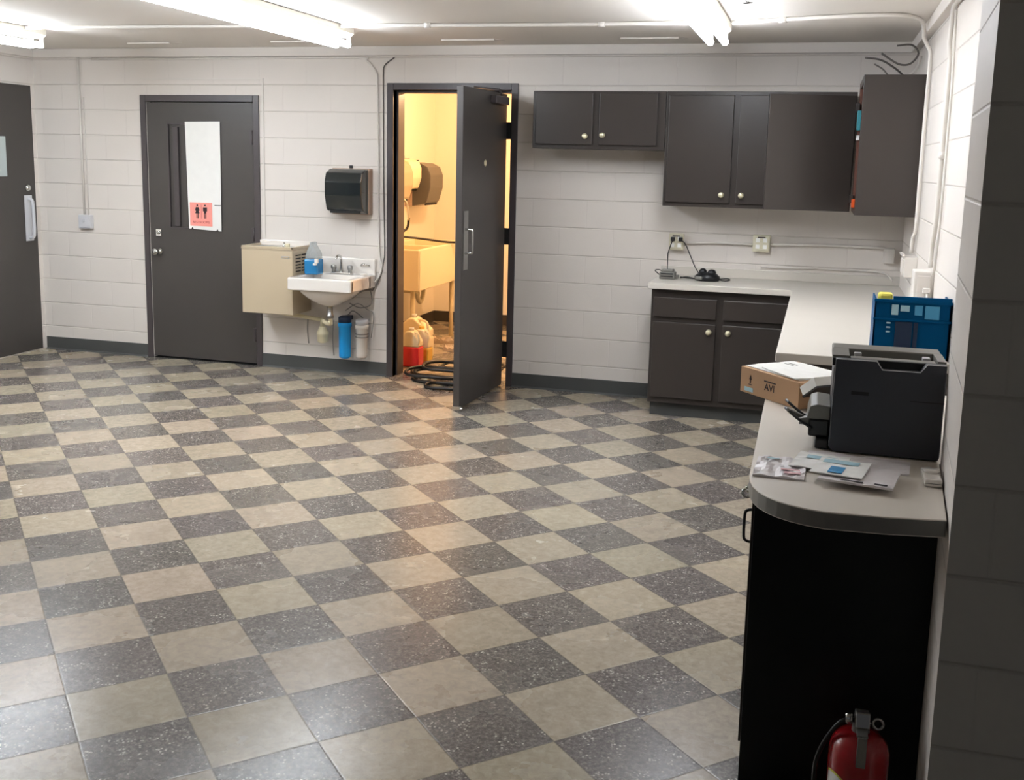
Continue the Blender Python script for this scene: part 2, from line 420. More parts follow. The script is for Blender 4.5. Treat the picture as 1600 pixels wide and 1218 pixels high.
# ------------------------------------------------------------------ doors
def frame_mesh(x0, x1, z1, wface=.05, ret=.012):
    """hollow metal frame: faces on the wall plus the jamb lining with a stop"""
    m = MB()
    y0 = BY-ret
    m.box(x0, x0+wface, y0, BY+TW, 0, z1, bev=.003)
    m.box(x1-wface, x1, y0, BY+TW, 0, z1, bev=.003)
    m.box(x0+wface+.0005, x1-wface-.0005, y0+.0005, BY+TW, z1-wface, z1, bev=.003)
    return m
# door_2: closed restroom door
d2 = sthing('door_2', (-4.735, BY, 0), 'closed dark grey door with a white sheet taped over its pane')
f = frame_mesh(-5.262, -4.205, 2.12); f.box(-5.212, -5.20, BY+.05, BY+.07, 0, 2.07); f.box(-4.268, -4.255, BY+.05, BY+.07, 0, 2.07)
f.build('door_frame', M['frame'], d2)
lf = MB()
X0, X1 = -5.2112, -4.2558; YA, YB = BY+.004, BY+.048
# leaf with a hole for the vision kit
kx0, kx1, kz0, kz1 = -5.03, -4.575, 1.07, 1.905
lf.box(X0, kx0, YA, YB, .016, 2.064).box(kx1, X1, YA, YB, .016, 2.064).box(kx0, kx1, YA, YB, .016, kz0).box(kx0, kx1, YA, YB, kz1, 2.064)
leaf = lf.build('door_leaf', M['door'], d2)
pn = MB().box(kx0, kx1, YA+.014, YB-.01, kz0, kz1); pn.build('window_panel', M['door'], leaf)
md = MB(); 
md.box(kx0, kx0+.012, YA-.004, YA+.014, kz0, kz1).box(kx0+.055, kx0+.10, YA-.006, YA+.014, kz0+.02, kz1-.03, bev=.003)
md.box(kx1-.03, kx1, YA-.001, YA+.014, kz0, kz1).box(kx0, kx1, YA-.004, YA+.014, kz1-.012, kz1).box(kx0, kx1, YA-.004, YA+.014, kz0, kz0+.012)
md.build('window_moulding', M['frame'], leaf)
kn = MB(); kn.lathe([(.030, 0), (.032, -.006), (.014, -.01), (.012, -.035), (.026, -.045), (.029, -.06), (.02, -.072), (.0, -.074)], c=(-5.135, YA, .878), axis='y')
kn.build('door_knob', M['chrome'], leaf)
kn = MB(); kn.box(-5.158, -5.105, YA-.008, YA, 1.0, 1.058, bev=.004).lathe([(.014, -.008), (.013, -.02), (0, -.02)], c=(-5.13, YA, 1.032), axis='y')
kn.build('deadbolt_plate', M['chrome'], leaf)
for z in (.25, 1.05, 1.80):
    h = MB(); h.lathe([(.008, -.055), (.008, .055)], c=(-4.262, YA-.010, z)); h.box(-4.29, -4.262, YA-.004, YA, z-.05, z+.05)
    h.build('hinge', M['frame'], leaf)
MB().box(-5.2, -4.26, BY-.004, BY+.06, 0, .006).build('dark_gap_strip', M['slot'], d2)  # black strip stands for the dark gap under the leaf
# door_1: exit door on the left wall
d1 = sthing('door_1', (LX, 6.9, 0), 'dark grey door on the left wall with a pull handle')
MB().box(LX-.001, LX+.006, 6.37, 7.42, .01, 2.185, bev=.002).build('door_leaf', M['door'], d1)
MB().box(LX+.004, LX+.012, 6.33, 6.37, .0, 2.2, bev=.002).build('door_frame', M['frame'], d1)
gp = MB().box(LX+.005, LX+.010, 6.92, 7.105, 1.455, 1.77, bev=.002); gp.build('window_pane', M['glasspane'], d1)
ph = MB().box(LX+.006, LX+.012, 7.28, 7.37, .925, 1.30, bev=.004)
ph.tube([(LX+.01, 7.325, 1.27), (LX+.05, 7.325, 1.25), (LX+.055, 7.325, 1.10), (LX+.05, 7.325, .97), (LX+.01, 7.325, .95)], .014, sub=4)
ph.build('pull_handle', M['plateG'], d1)
MB().lathe([(.028, .006), (.028, .014), (.018, .03), (0, .031)], c=(LX, 7.325, 1.36), axis='x').build('lock_cylinder', M['chrome'], d1)
# door_3: open closet door
d3 = sthing('door_3', (-2.63, BY, 0), 'open dark grey door of the lit closet')
f = frame_mesh(-3.137, -2.125, 2.215)
f.box(-3.087, -3.073, BY+.06, BY+TW, 0, 2.165); f.box(-3.08, -2.17, BY+.06, BY+TW, 2.15, 2.165)
f.build('door_frame', M['frame'], d3)
LA = Vector((-2.205, 7.455, 0)); LB = Vector((-2.237, 6.575, 0))
du = (LB-LA).normalized(); dn = Vector((du.y, -du.x, 0))   # dn points to -X
if dn.x > 0: dn = -dn
LM = Matrix(((du.x, -dn.x, 0, LA.x), (du.y, -dn.y, 0, LA.y), (0, 0, 1, 0), (0, 0, 0, 1)))   # local x along the leaf, local y = out of the room face
LL = (LB-LA).length
def LBX(m, x0, x1, y0, y1, z0, z1, bev=0): return m.box(x0, x1, y0, y1, z0, z1, bev=bev, mtx=LM)
m = MB(); LBX(m, 0, LL, -.045, 0, .014, 2.135, .002); leaf = m.build('door_leaf', M['door'], d3)
m = MB(); LBX(m, LL-.115, LL-.035, 0, .003, .945, 1.335, .001); m.build('push_plate', M['steel'], leaf)
m = MB(); m.tube([LM @ Vector(p) for p in [(LL-.062, .002, 1.215), (LL-.062, .045, 1.213), (LL-.062, .052, 1.2), (LL-.062, .052, 1.07), (LL-.062, .045, 1.058), (LL-.062, .002, 1.056)]], .008, sub=3)
m.build('pull_handle', M['chrome'], leaf)
m = MB(); m.lathe([(.022, 0), (.022, .004), (.012, .008), (0, .008)], axis='y', mtx=LM @ Matrix.Translation((LL-.43, 0, 1.648))); m.build('lock_rose', M['brass'], leaf)
for z in (.28, 1.12, 1.88):
    m = MB(); LBX(m, -.03, .0, -.01, .004, z-.06, z+.06); m.lathe([(.009, z-.06), (.009, z+.06)], mtx=LM @ Matrix.Translation((-.012, .006, 0)))
    m.box(-2.215, -2.167, BY-.012, BY+.0, z-.06, z+.06); m.build('hinge', M['slot'], leaf)
m = MB(); LBX(m, .08, .36, .0, .045, 2.055, 2.11, .006)
m.tube([LM @ Vector((.20, .025, 2.12)), Vector((-2.185, 7.2, 2.15)), Vector((-2.33, 7.34, 2.17)), Vector((-2.45, BY-.02, 2.185))], .009)
m.build('door_closer', M['frame'], leaf)
m = MB(); LBX(m, LL-.03, LL+.004, -.05, .006, .004, .03, .002); m.lathe([(.012, .0), (.012, .02)], mtx=LM @ Matrix.Translation((LL-.01, .012, .002))); m.build('door_stop_tip', M['chrome'], leaf)
MB().box(-2.215, -2.19, 7.0, 7.03, 0, .02, bev=.004).build('floor_stop', M['chrome'], d3)

# ------------------------------------------------------------------ ceiling fixtures
def fixture(cx, y1, label, mt='tube'):
    L = 2.44; y0 = y1-L
    t = thing('fluorescent_fixture', label, 'ceiling light', (cx, (y0+y1)/2, H-.10), 'fluorescent strip lights on the ceiling')
    hs = MB(); hs.prism([(cx-.075, H-.002), (cx-.075, H-.04), (cx-.05, H-.062), (cx+.05, H-.062), (cx+.075, H-.04), (cx+.075, H-.002)], y0, y1, axis='y', bev=.002)
    hs.build('housing', M['housing'], t)
    for sx in (-.042, .042):
        tb = MB(); tb.lathe([(.012, y0+.012), (.0205, y0+.02), (.0205, y1-.02), (.012, y1-.012)], c=(cx+sx, 0, H-.105), axis='y', n=16)
        tb.build('fluorescent_tube', M[mt], t)
        for yy in (y0+.002, y1-.014):
            MB().box(cx+sx-.014, cx+sx+.014, yy, yy+.012, H-.125, H-.062, bev=.002).build('lampholder', M['housing'], t)
    return t
fixture(-.63, 6.42, 'lit fluorescent strip light above the wall cabinets, rightmost of three', 'tube_dim')
fixture(-2.985, 6.38, 'lit fluorescent strip light in the middle, running towards the open closet door')
fixture(-5.20, 6.25, 'lit fluorescent strip light at the left, near the corner', 'tube_boosted')
# lamp in the closet
t = thing('closet_bulb', 'warm bulb on the closet ceiling beyond the open door', 'ceiling light', (-2.45, 8.7, H))
MB().lathe([(.06, H), (.06, H-.03), (.025, H-.04), (.022, H-.07)], c=(-2.45, 8.7, 0)).build('lampholder', M['porcelain'], t)
MB().sphere((-2.45, 8.7, H-.12), .05).build('bulb', M['bulb'], t)

# conduits on the ceiling
m = MB(); yc = 6.2
m.tube([(-5.12, 6.05, H-.014), (-4, 6.10, H-.014), (-3.06, 6.16, H-.014)], .011, sub=3)
tag(m.build('ceiling_conduit', M['pipe']), 'white conduit on the ceiling between the left and the middle strip light', 'conduit')
m = MB(); m.tube([(-2.90, 6.17, H-.014), (-1.755, 6.25, H-.014), (-.72, 6.27, H-.014)], .012, sub=3)
for x, y in ((-2.35, 6.21), (-1.29, 6.265)): m.tube([(x-.02, y, H-.014), (x+.02, y, H-.014)], .017)
tag(m.build('ceiling_conduit', M['pipe']), 'white conduit on the ceiling between the middle and the right strip light', 'conduit')
m = MB(); m.tube([(-.54, 6.28, H-.014), (-.3, 6.2, H-.014), (0, 6.1, H-.014), (.3, 6.06, H-.014), (.41, 6.15, H-.015), (.465, 6.28, H-.022), (.483, 6.34, H-.06), (.487, 6.37, 2.385), (.510, 6.38, 2.34), (.529, 6.38, 2.28), (.529, 6.38, 2.0), (.529, 6.38, 1.6), (.529, 6.38, 1.34), (.522, 6.43, 1.29), (.522, 6.46, 1.20)], .0115, sub=4)
m.tube([(-.28, 6.195, H-.014), (-.24, 6.18, H-.014)], .017)
tag(m.build('ceiling_conduit', M['pipe']), 'white conduit bending from the ceiling down the right wall beside the tall cabinet', 'conduit')
m = MB(); m.tube([(.529, 5.0, 2.40), (.529, 5.35, 2.41), (.529, 5.42, 2.30), (.529, 5.42, 2.24), (.529, 5.35, 2.18), (.529, 5.33, 2.1), (.529, 5.34, 1.7), (.529, 5.35, 1.42), (.529, 5.43, 1.3), (.529, 5.43, 1.205)], .011, sub=4)
m.tube([(.530, 5.33, 1.75), (.530, 5.33, 1.72)], .016)
tag(m.build('wall_conduit', M['pipe']), 'white conduit with a jog, nearer the camera on the right wall', 'conduit')
m = MB(); m.tube([(.533, 5.30, 2.38), (.533, 5.22, 2.1), (.533, 5.2, 1.9), (.533, 5.2, 1.5), (.533, 5.26, 1.24), (.533, 5.33, 1.18)], .006, sub=4)
tag(m.build('wall_cable', M['pipe']), 'thin white cable running down the right wall to the outlet box', 'cable')
# ceiling strips
for i, (x, l, nm) in enumerate(((-5.053, .36, 'thin white metal strip on the ceiling above the restroom door'), (-3.86, .36, 'thin white metal strip on the ceiling above the wall sink'), (-2.56, .38, 'thin white metal strip on the ceiling above the open closet door'), (-1.32, .38, 'thin white metal strip on the ceiling above the short wall cabinet'))):
    m = MB(); m.box(x, x+l, 7.03, 7.055, H-.012, H-.001, bev=.002); m.prism([(x+l-.03, 7.03), (x+l, 7.03), (x+l+.05, 7.12), (x+l+.03, 7.12)], H-.004, H-.001)
    tag(m.build('ceiling_strip', M['trim']), nm, 'ceiling strip', 'metal strips on the ceiling')
# sprinkler head
t = thing('sprinkler_head', 'small grey sprinkler head hanging from the ceiling at the right light', 'sprinkler', (-.37, 5.0, H))
m = MB(); m.lathe([(.03, H), (.028, H-.008), (.01, H-.01), (.009, H-.05)], c=(-.37, 5.0, 0)); m.tube([(-.37-.012, 5, H-.05), (-.37-.018, 5, H-.07), (-.37, 5, H-.09)], .0025); m.tube([(-.37+.012, 5, H-.05), (-.37+.018, 5, H-.07), (-.37, 5, H-.09)], .0025)
m.build('body', M['steel'], t); MB().lathe([(.024, H-.093), (.024, H-.09)], c=(-.37, 5.0, 0)).build('deflector', M['steel'], t)

# conduits on the back wall
m = MB(); m.tube([(-5.825, BY-.012, 2.41), (-5.822, BY-.012, 1.15)], .0085); m.tube([(-5.79, BY-.006, 2.1), (-5.787, BY-.006, 1.15)], .004)
tag(m.build('wall_conduit', M['pipe']), 'vertical white conduit running down to the light switch at the left', 'conduit')
t = thing('light_switch', 'metal light switch box beside the restroom door', 'switch', (-5.803, BY, 1.035))
MB().box(-5.862, -5.745, BY-.045, BY, 1.04, 1.15, bev=.004).build('switch_box', M['plateG'], t)
MB().box(-5.85, -5.757, BY-.049, BY-.045, 1.05, 1.14, bev=.002).box(-5.812, -5.796, BY-.062, BY-.049, 1.09, 1.115, bev=.003).build('toggle_plate', M['plateG'], t)
m = MB(); m.tube([(-5.7, BY-.009, 2.398), (-4.6, BY-.009, 2.398), (-3.42, BY-.009, 2.398), (-3.30, BY-.009, 2.375), (-3.225, BY-.009, 2.29), (-3.215, BY-.009, 2.2), (-3.205, BY-.009, 1.6), (-3.20, BY-.009, 1.0), (-3.17, BY-.02, .86), (-3.20, BY-.03, .76), (-3.27, BY-.03, .70)], .0075, sub=4)
tag(m.build('wall_conduit', M['pipe']), 'thin conduit curving down the wall between the sink and the closet door', 'conduit')
m = MB(); m.tube([(-3.17, BY-.006, 2.27), (-3.165, BY-.006, 1.6), (-3.155, BY-.006, 1.0), (-3.13-.03, BY-.01, .9), (-3.18, BY-.02, .78), (-3.25, BY-.02, .66)], .005, sub=4); m.tube([(-3.17, BY-.006, 2.27), (-3.16, BY-.006, 2.34), (-3.08, BY-.006, 2.4)], .005, sub=4)
tag(m.build('wall_cable', M['greycable']), 'thin grey cable beside the closet door frame', 'cable')
t = thing('surface_raceway', 'narrow white raceway boxed around the restroom door top and right side', 'raceway', (-4.7, BY, 2.238))
MB().box(-5.255, -4.165, BY-.007, BY-.001, 2.238, 2.250).build('top_run', M['pipe'], t)
MB().box(-4.177, -4.165, BY-.007, BY-.001, 1.03, 2.238).build('side_run', M['pipe'], t)

# ------------------------------------------------------------------ signs on the restroom door
ys = BY+.004-.006-.002
t = thing('paper_sheet', 'long white paper sheet taped on the restroom door pane', 'paper', (-4.71, ys, 1.06))
m = MB(); m.prism([(-4.86, 1.915), (-4.548, 1.92), (-4.553, 1.062), (-4.845, 1.075)], ys-.0015, ys, axis='y'); sh = m.build('sheet', M['paper'], t)
m = MB(); m.box(-4.61, -4.553, ys-.003, ys-.0016, 1.262, 1.268); m.build('tape', M['ink'], t)
MB().prism([(-4.83, 1.066), (-4.815, 1.088), (-4.80, 1.068)], ys-.003, ys-.0016, axis='y').build('tape', M['ink'], t)
MB().prism([(-4.60, 1.06), (-4.59, 1.08), (-4.575, 1.06)], ys-.003, ys-.0016, axis='y').build('tape', M['ink'], t)
t = thing('restroom_sign', 'pink restrooms sign with two dark figures on the white sheet', 'sign', (-4.73, ys, 1.10))
yq = ys-.0032
m = MB(); m.box(-4.832, -4.632, yq-.001, yq, 1.098, 1.285); m.build('sheet', M['pink'], t)
def figure(cx, woman):
    m = MB(); y0, y1 = yq-.0022, yq-.0011
    m.lathe([(.0075, y0), (.0075, y1)], c=(cx, 0, 1.262), axis='y', n=16)
    if woman: m.prism([(cx-.013, 1.248), (cx+.013, 1.248), (cx+.02, 1.222), (cx+.012, 1.218), (cx+.020, 1.198), (cx-.020, 1.198), (cx-.012, 1.218), (cx-.02, 1.222)], y0, y1, axis='y'); z = 1.198
    else: m.prism([(cx-.018, 1.248), (cx+.018, 1.248), (cx+.018, 1.215), (cx+.010, 1.215), (cx+.010, 1.2), (cx-.010, 1.2), (cx-.010, 1.215), (cx-.018, 1.215)], y0, y1, axis='y'); z = 1.2
    m.box(cx-.009, cx-.002, y0, y1, 1.158, z).box(cx+.002, cx+.009, y0, y1, 1.158, z)
    m.build('pictogram', M['ink'], t)
figure(-4.765, True); figure(-4.695, False)
MB().box(-4.731, -4.729, yq-.002, yq-.001, 1.155, 1.27).build('divider', M['redink'], t)
text_mesh('RESTROOMS', .026, T3(-4.732, yq-.0015, 1.128) @ FACE, 'lettering', M['redink'], t, .0004, 1.05)

# ------------------------------------------------------------------ towel dispenser
def dispenser(name, label, org, rot, s=1, cover=None, plate=None, loc=None):
    """local: x along the wall, -y out of the wall, z up. width .32, depth .22, height .35"""
    t = thing(name, label, 'towel dispenser', loc); t.rotation_euler = (0, 0, rot)
    def L(m, nm, mt, par=t):
        me = m
        return me.build(nm, mt, None, (0, 0, 0)), par
    def add(m, nm, mt):
        o = m.build(nm, mt, None, (0, 0, 0)); o.parent = t; return o
    W2 = .152*s; h = .345*s
    m = MB(); m.box(-W2, W2, -.075, 0, 0, h, bev=.006); add(m, 'back_case', plate)
    m = MB(); m.prism([(-.075, h-.004), (-.12*s-.01, h-.006), (-.19*s, h*.90), (-.215*s, h*.72), (-.215*s, h*.42), (-.185*s, h*.13), (-.17*s, .03), (-.075, .004)], -W2+.004, W2-.004, axis='x', bev=.008); add(m, 'cover', cover)
    m = MB(); m.box(-W2+.03, W2-.03, -.172*s, -.16*s, .012, .045, bev=.002); add(m, 'towel_slot', M['slot'])
    m = MB(); m.box(-.012, .012, -.07, -.05, h, h+.022, bev=.003); add(m, 'lock_tab', M['blackplastic'])
    return t
td = dispenser('towel_dispenser', 'smoked black paper towel dispenser on the wall above the sink', None, 0, 1, M['smoke'], M['tan'], (-3.405, BY, 1.24))

# ------------------------------------------------------------------ drinking fountain
t = thing('drinking_fountain', 'beige wall-mounted drinking fountain between the restroom door and the sink', 'drinking fountain', (-4.0, BY, .475))
fx0, fx1, fy = -4.205, -3.775, 7.165
m = MB(); m.box(fx0, fx1, fy, BY, .475, .965, bev=.006); m.build('cabinet', M['beige'], t)
m = MB(); m.box(fx0, fx1, fy-.004, BY-.02, .9655, .972); m.box(fx0, fx0+.012, fy-.004, BY-.02, .972, .990, bev=.003).box(fx1-.012, fx1, fy-.004, BY-.02, .972, .990, bev=.003).box(fx0, fx1, fy-.004, fy+.010, .972, .990, bev=.003)
m.build('basin_top', M['beige'], t)
m = MB(); m.box(fx0+.03, fx1-.03, fy+.03, BY-.06, .9725, .976); m.build('basin', M['steel'], t)
m = MB(); m.box(fx0, fx1, BY-.022, BY, .972, 1.015, bev=.004); m.build('splash_rim', M['porcelain'], t)
m = MB(); m.lathe([(.012, .976), (.012, .992), (.008, 1.0), (.006, 1.022)], c=(-3.88, fy+.07, 0)); m.build('bubbler', M['chrome'], t)
m = MB(); m.lathe([(.016, .976), (.018, 1.012)], c=(-3.845, fy+.06, 0)); m.build('bubbler_guard', M['trap'], t)
m = MB(); m.box(-3.865, -3.80, fy-.003, fy, .905, .922, bev=.001); m.build('nameplate', M['steel'], t)
m = MB().box(-3.857, -3.808, fy-.0035, fy-.003, .909, .918); m.build('nameplate_face', M['beige'], t)
m = MB()
for k in range(6):
    for q in range(2): m.box(fx1-.001, fx1+.002, fy+.05+q*.10, fy+.13+q*.10, .80+k*.024, .809+k*.024)
m.build('vent_louver', M['slot'], t)

# ------------------------------------------------------------------ wall sink
t = thing('wall_sink', 'white wall-hung sink with a chrome faucet under the towel dispenser', 'sink', (-3.475, BY, .62))
sx0, sx1, sy, szt, szb = -3.735, -3.225, 7.0, .785, .69
m = MB(); bi = .05
m.box(sx0, sx1, sy, sy+bi, szb, szt, bev=.012, seg=3).box(sx0, sx1, BY-.14, BY, szb, szt, bev=.008)
m.box(sx0, sx0+bi, sy+.01, BY-.1, szb, szt, bev=.010).box(sx1-bi, sx1, sy+.01, BY-.1, szb, szt, bev=.010)
m.box(sx0, sx1, BY-.022, BY, szt-.02, .905, bev=.008, seg=3)
m.box(sx0+.03, sx1-.03, sy+.03, BY-.10, szb, szb+.015)
m.build('basin', M['porcelain'], t)
m = MB(); n = 24
t2 = bmesh.new(); rings = []
for (fr, z) in ((1.0, szb+.008), (.93, .665), (.72, .625), (.42, .585), (.16, .565), (.1, .56)):
    rings.append([t2.verts.new((-3.48+.225*fr*math.copysign(abs(math.cos(a))**.6, math.cos(a)), 7.19+.16*fr*math.copysign(abs(math.sin(a))**.6, math.sin(a)), z)) for a in [2*pi*k/n for k in range(n)]])
for i in range(len(rings)-1):
    for k in range(n): t2.faces.new((rings[i][k], rings[i][(k+1) % n], rings[i+1][(k+1) % n], rings[i+1][k]))
t2.faces.new(rings[0][::-1]); t2.faces.new(rings[-1]); bmesh.ops.recalc_face_normals(t2, faces=t2.faces)
for f_ in t2.faces: f_.smooth = True
m._merge(t2); m.build('bowl', M['porcelain'], t)
m = MB(); m.box(-3.56, -3.40, BY-.095, BY-.045, szt, szt+.014, bev=.005)
m.tube([(-3.485, BY-.07, szt+.01), (-3.485, BY-.07, szt+.10), (-3.485, BY-.085, szt+.135), (-3.485, BY-.13, szt+.145), (-3.485, BY-.165, szt+.12)], .009, sub=4)
fa = m.build('faucet', M['chrome'], t)
for x in (-3.548, -3.412):
    m = MB(); m.lathe([(.016, szt+.014), (.013, szt+.03), (.021, szt+.04), (.022, szt+.062), (.012, szt+.068)], c=(x, BY-.07, 0), n=12); m.build('faucet_handle', M['steel'], fa)
m = MB(); m.lathe([(.03, szt), (.028, szt+.012), (0, szt+.013)], c=(-3.30, BY-.07, 0)); m.build('soap_dish', M['porcelain'], t)
m = MB(); m.tube([(-3.34, BY-.026, .85), (-3.32, BY-.04, .865), (-3.29, BY-.04, .86), (-3.27, BY-.026, .855)], .006, sub=3); m.build('soap_hook', M['chrome'], t)
m = MB(); m.tube([(-3.48, 7.19, .56), (-3.48, 7.19, .47), (-3.49, 7.22, .425), (-3.55, 7.28, .415), (-3.6, 7.33, .42)], .017, sub=3); m.build('tailpiece', M['trap'], t)
m = MB(); m.tube([(-3.64, BY-.08, .43), (-3.64, BY-.08, .37)], .02)
m.lathe([(.022, .24), (.04, .25), (.042, .30), (.046, .305), (.046, .325), (.04, .33), (.03, .36), (.022, .37)], c=(-3.64, BY-.08, 0)); m.tube([(-3.64, BY-.08, .42), (-3.60, 7.33, .42)], .018)
m.tube([(-3.64, BY-.08, .42), (-3.9, BY-.06, .44), (-4.1, BY-.06, .455)], .015)
m.build('bottle_trap', M['trap'], t)
M['tubing'] = mat('grey_tubing', (140, 136, 130), rough=.4)
for cpts, cr in (([(-3.78, BY-.05, .44), (-3.785, BY-.05, .33), (-3.78, BY-.04, .22)], .005), ([(-3.56, BY-.05, .42), (-3.57, BY-.05, .28), (-3.56, BY-.05, .14)], .004),
                 ([(-3.42, BY-.06, .56), (-3.33, BY-.06, .53), (-3.24, BY-.05, .57), (-3.27, BY-.03, .70)], .005), ([(-3.46, BY-.05, .5), (-3.36, BY-.05, .56), (-3.28, BY-.05, .52), (-3.23, BY-.04, .48), (-3.245, BY-.05, .3)], .004),
                 ([(-3.40, BY-.07, .60), (-3.32, BY-.05, .66), (-3.25, BY-.03, .67)], .008), ([(-3.44, BY-.06, .46), (-3.40, BY-.05, .50), (-3.34, BY-.05, .47), (-3.30, BY-.06, .44)], .005)):
    m = MB(); m.tube(cpts, cr, sub=4); m.build('supply_tube', M['tubing'], t)
MB().lathe([(.022, .555), (.022, .50), (.028, .495), (.028, .47)], c=(-3.48, 7.19, 0)).build('drain_nut', M['steel'], t)
m = MB(); m.box(-3.50, -3.46, BY-.008, BY, .12, .25); m.build('hose_clip', M['lightblue'], t)
t = thing('water_filter', 'bright blue water filter canister on the wall under the sink', 'water filter', (-3.447, BY-.09, .135), 'filter canisters under the sink')
m = MB(); m.lathe([(.03, .135), (.044, .145), (.046, .16), (.048, .38), (.054, .385), (.054, .41), (.048, .415)], c=(-3.447, BY-.09, 0)); m.build('canister', M['filterblue'], t)
m = MB(); m.lathe([(.05, .415), (.05, .455), (.03, .465)], c=(-3.447, BY-.09, 0)).box(-3.47, -3.42, BY-.09, BY, .43, .46); m.build('cap', M['navy'], t)
t = thing('water_filter', 'white water filter canister on the wall beside the closet door frame', 'water filter', (-3.305, BY-.09, .145), 'filter canisters under the sink')
m = MB(); m.lathe([(.028, .145), (.040, .155), (.043, .17), (.045, .37), (.052, .375), (.052, .40), (.046, .405)], c=(-3.305, BY-.09, 0)); m.build('canister', M['filterwhite'], t)
m = MB(); m.lathe([(.048, .405), (.048, .44), (.03, .45)], c=(-3.305, BY-.09, 0)).box(-3.33, -3.28, BY-.09, BY, .41, .44); m.build('cap', M['plateG'], t)
for z in (.31, .335):
    m = MB(); m.tube([(-3.305+.048*math.cos(a), BY-.09+.048*math.sin(a), z) for a in [2*pi*k/20 for k in range(21)]], .003); m.build('band', M['greycable'], t)
# jug of blue liquid on the sink
t = thing('soap_jug', 'clear jug half full of blue liquid on the left of the sink', 'jug', (-3.655, 7.28, szt))
m = MB(); m.box(-3.712, -3.600, 7.225, 7.335, szt+.001, szt+.118, bev=.012); m.build('blue_liquid', M['liquidblue'], t)
m = MB(); m.prism([(-3.712, szt+.118), (-3.60, szt+.118), (-3.605, szt+.16), (-3.645, szt+.225), (-3.645, szt+.245), (-3.672, szt+.245), (-3.672, szt+.225), (-3.70, szt+.17)], 7.24, 7.32, axis='y', bev=.008); m.build('upper_body', M['clearplastic'], t)
m = MB(); m.box(-3.617, -3.592, 7.21, 7.232, szt+.09, szt+.125, bev=.003).box(-3.625, -3.60, 7.2, 7.226, szt+.075, szt+.09, bev=.002); m.build('spout', M['porcelain'], t)

# ------------------------------------------------------------------ upper cabinets
def knob(x, y, z, par):
    m = MB(); m.lathe([(.019, 0), (.019, -.003), (.007, -.005), (.006, -.012), (.016, -.018), (.018, -.024), (.011, -.030), (0, -.031)], c=(x, y, z), axis='y', n=20); m.build('knob', M['brass'], par)
t = thing('wall_cabinet', 'short dark brown two-door wall cabinet right of the closet door', 'cabinet', (-1.47, BY, 1.757))
m = MB(); m.box(-1.928, -1.018, 7.15, BY, 1.757, 2.142, bev=.003); m.build('body', M['cab'], t)
for a, b, kx, kz in ((-1.905, -1.508, -1.557, 1.842), (-1.463, -1.072, -1.437, 1.850)):
    m = MB(); m.box(a, b, 7.132, 7.15, 1.785, 2.128, bev=.004); d = m.build('door', M['cab'], t); knob(kx, 7.132, kz, d)
t = thing('wall_cabinet', 'tall dark brown wall cabinet behind the swung-open cabinet door', 'cabinet', (-.42, BY, 1.392))
m = MB(); m.box(-1.015, .185, 7.15, BY, 1.392, 2.142, bev=.003); m.build('body', M['cab'], t)
for a, b, kx, kz in ((-.995, -.573, -.628, 1.475), (-.535, -.12, -.50, 1.475)):
    m = MB(); m.box(a, b, 7.132, 7.15, 1.42, 2.118, bev=.004); d = m.build('door', M['cab'], t); knob(kx, 7.132, kz, d)
# corner cabinet on the right wall, open front facing the room
t = thing('corner_cabinet', 'brown cabinet on the right wall with its door swung open', 'cabinet', (.37, 6.8, 1.40))
m = MB(); cx0 = .195; cy0 = 6.45; cy1 = 7.149
m.box(cx0, RX, cy0, cy0+.02, 1.40, 2.192, bev=.002)
m.box(cx0+.02, RX, cy0+.02, cy1, 1.40, 1.42).box(cx0+.02, RX, cy0+.02, cy1, 2.172, 2.192).box(cx0+.02, RX, cy1-.02, cy1, 1.42, 2.172)
m.build('body', M['cab'], t)
m = MB(); m.box(RX-.012, RX-.002, cy0+.02, cy1-.02, 1.42, 2.172).box(cx0+.03, RX-.012, cy0+.02, cy1-.02, 1.78, 1.798); m.build('interior', M['cabin'], t)
m = MB(); m.box(cx0, cx0+.018, cy0+.02, cy0+.055, 1.40, 2.192).build('face_frame', M['cab'], t)
MB().box(cx0, cx0+.018, 7.02, cy1, 1.40, 2.192).build('face_frame', M['cabin'], t)
MB().box(cx0, cx0+.018, cy0+.055, 7.02, 1.40, 1.425).build('face_frame', M['cab'], t)
MB().box(cx0, cx0+.018, cy0+.055, 7.02, 2.15, 2.192).build('face_frame', M['cab'], t)
Am = Vector((.178, 7.02)); Bm = Vector((-.338, 6.86)); dd = (Bm-Am).normalized(); nn = Vector((-dd.y, dd.x))
nn = nn if nn.y > 0 else -nn
m = MB(); q = [Am, Bm, Bm+nn*.018, Am+nn*.018]; m.prism([(p.x, p.y) for p in q], 1.402, 2.112, bev=.003); d = m.build('door', M['cab'], t)
m = MB(); mm = Matrix.Translation((Bm.x+.05, Bm.y+.0155+.018, 0)); m.lathe([(.008, 0), (.007, .012), (.016, .018), (.017, .024), (0, .03)], c=(Bm.x+.05, Bm.y+.035, 1.46), axis='y', n=16); m.build('knob', M['brass'], d)
for z in (1.48, 2.04):
    m = MB(); m.box(.176, .198, 6.99, 7.03, z-.025, z+.025, bev=.002); m.build('hinge', M['cab'], t)
m = MB(); m.box(.187, .210, 6.985, 7.0195, 1.90, 2.02, bev=.003); tag(m.build('teal_holder', M['teal']), 'small teal holder just inside the swung-open cabinet door', 'holder')
m = MB(); m.box(.188, .211, 6.975, 7.0195, 1.4255, 1.478, bev=.004); tag(m.build('orange_box', M['orange']), 'small orange box at the bottom of the open cabinet', 'box')
m = MB(); m.box(.190, .208, 7.0, 7.0195, 1.84, 1.87, bev=.002); tag(m.build('white_clip', M['paper']), 'tiny white clip below the teal holder in the open cabinet', 'clip')

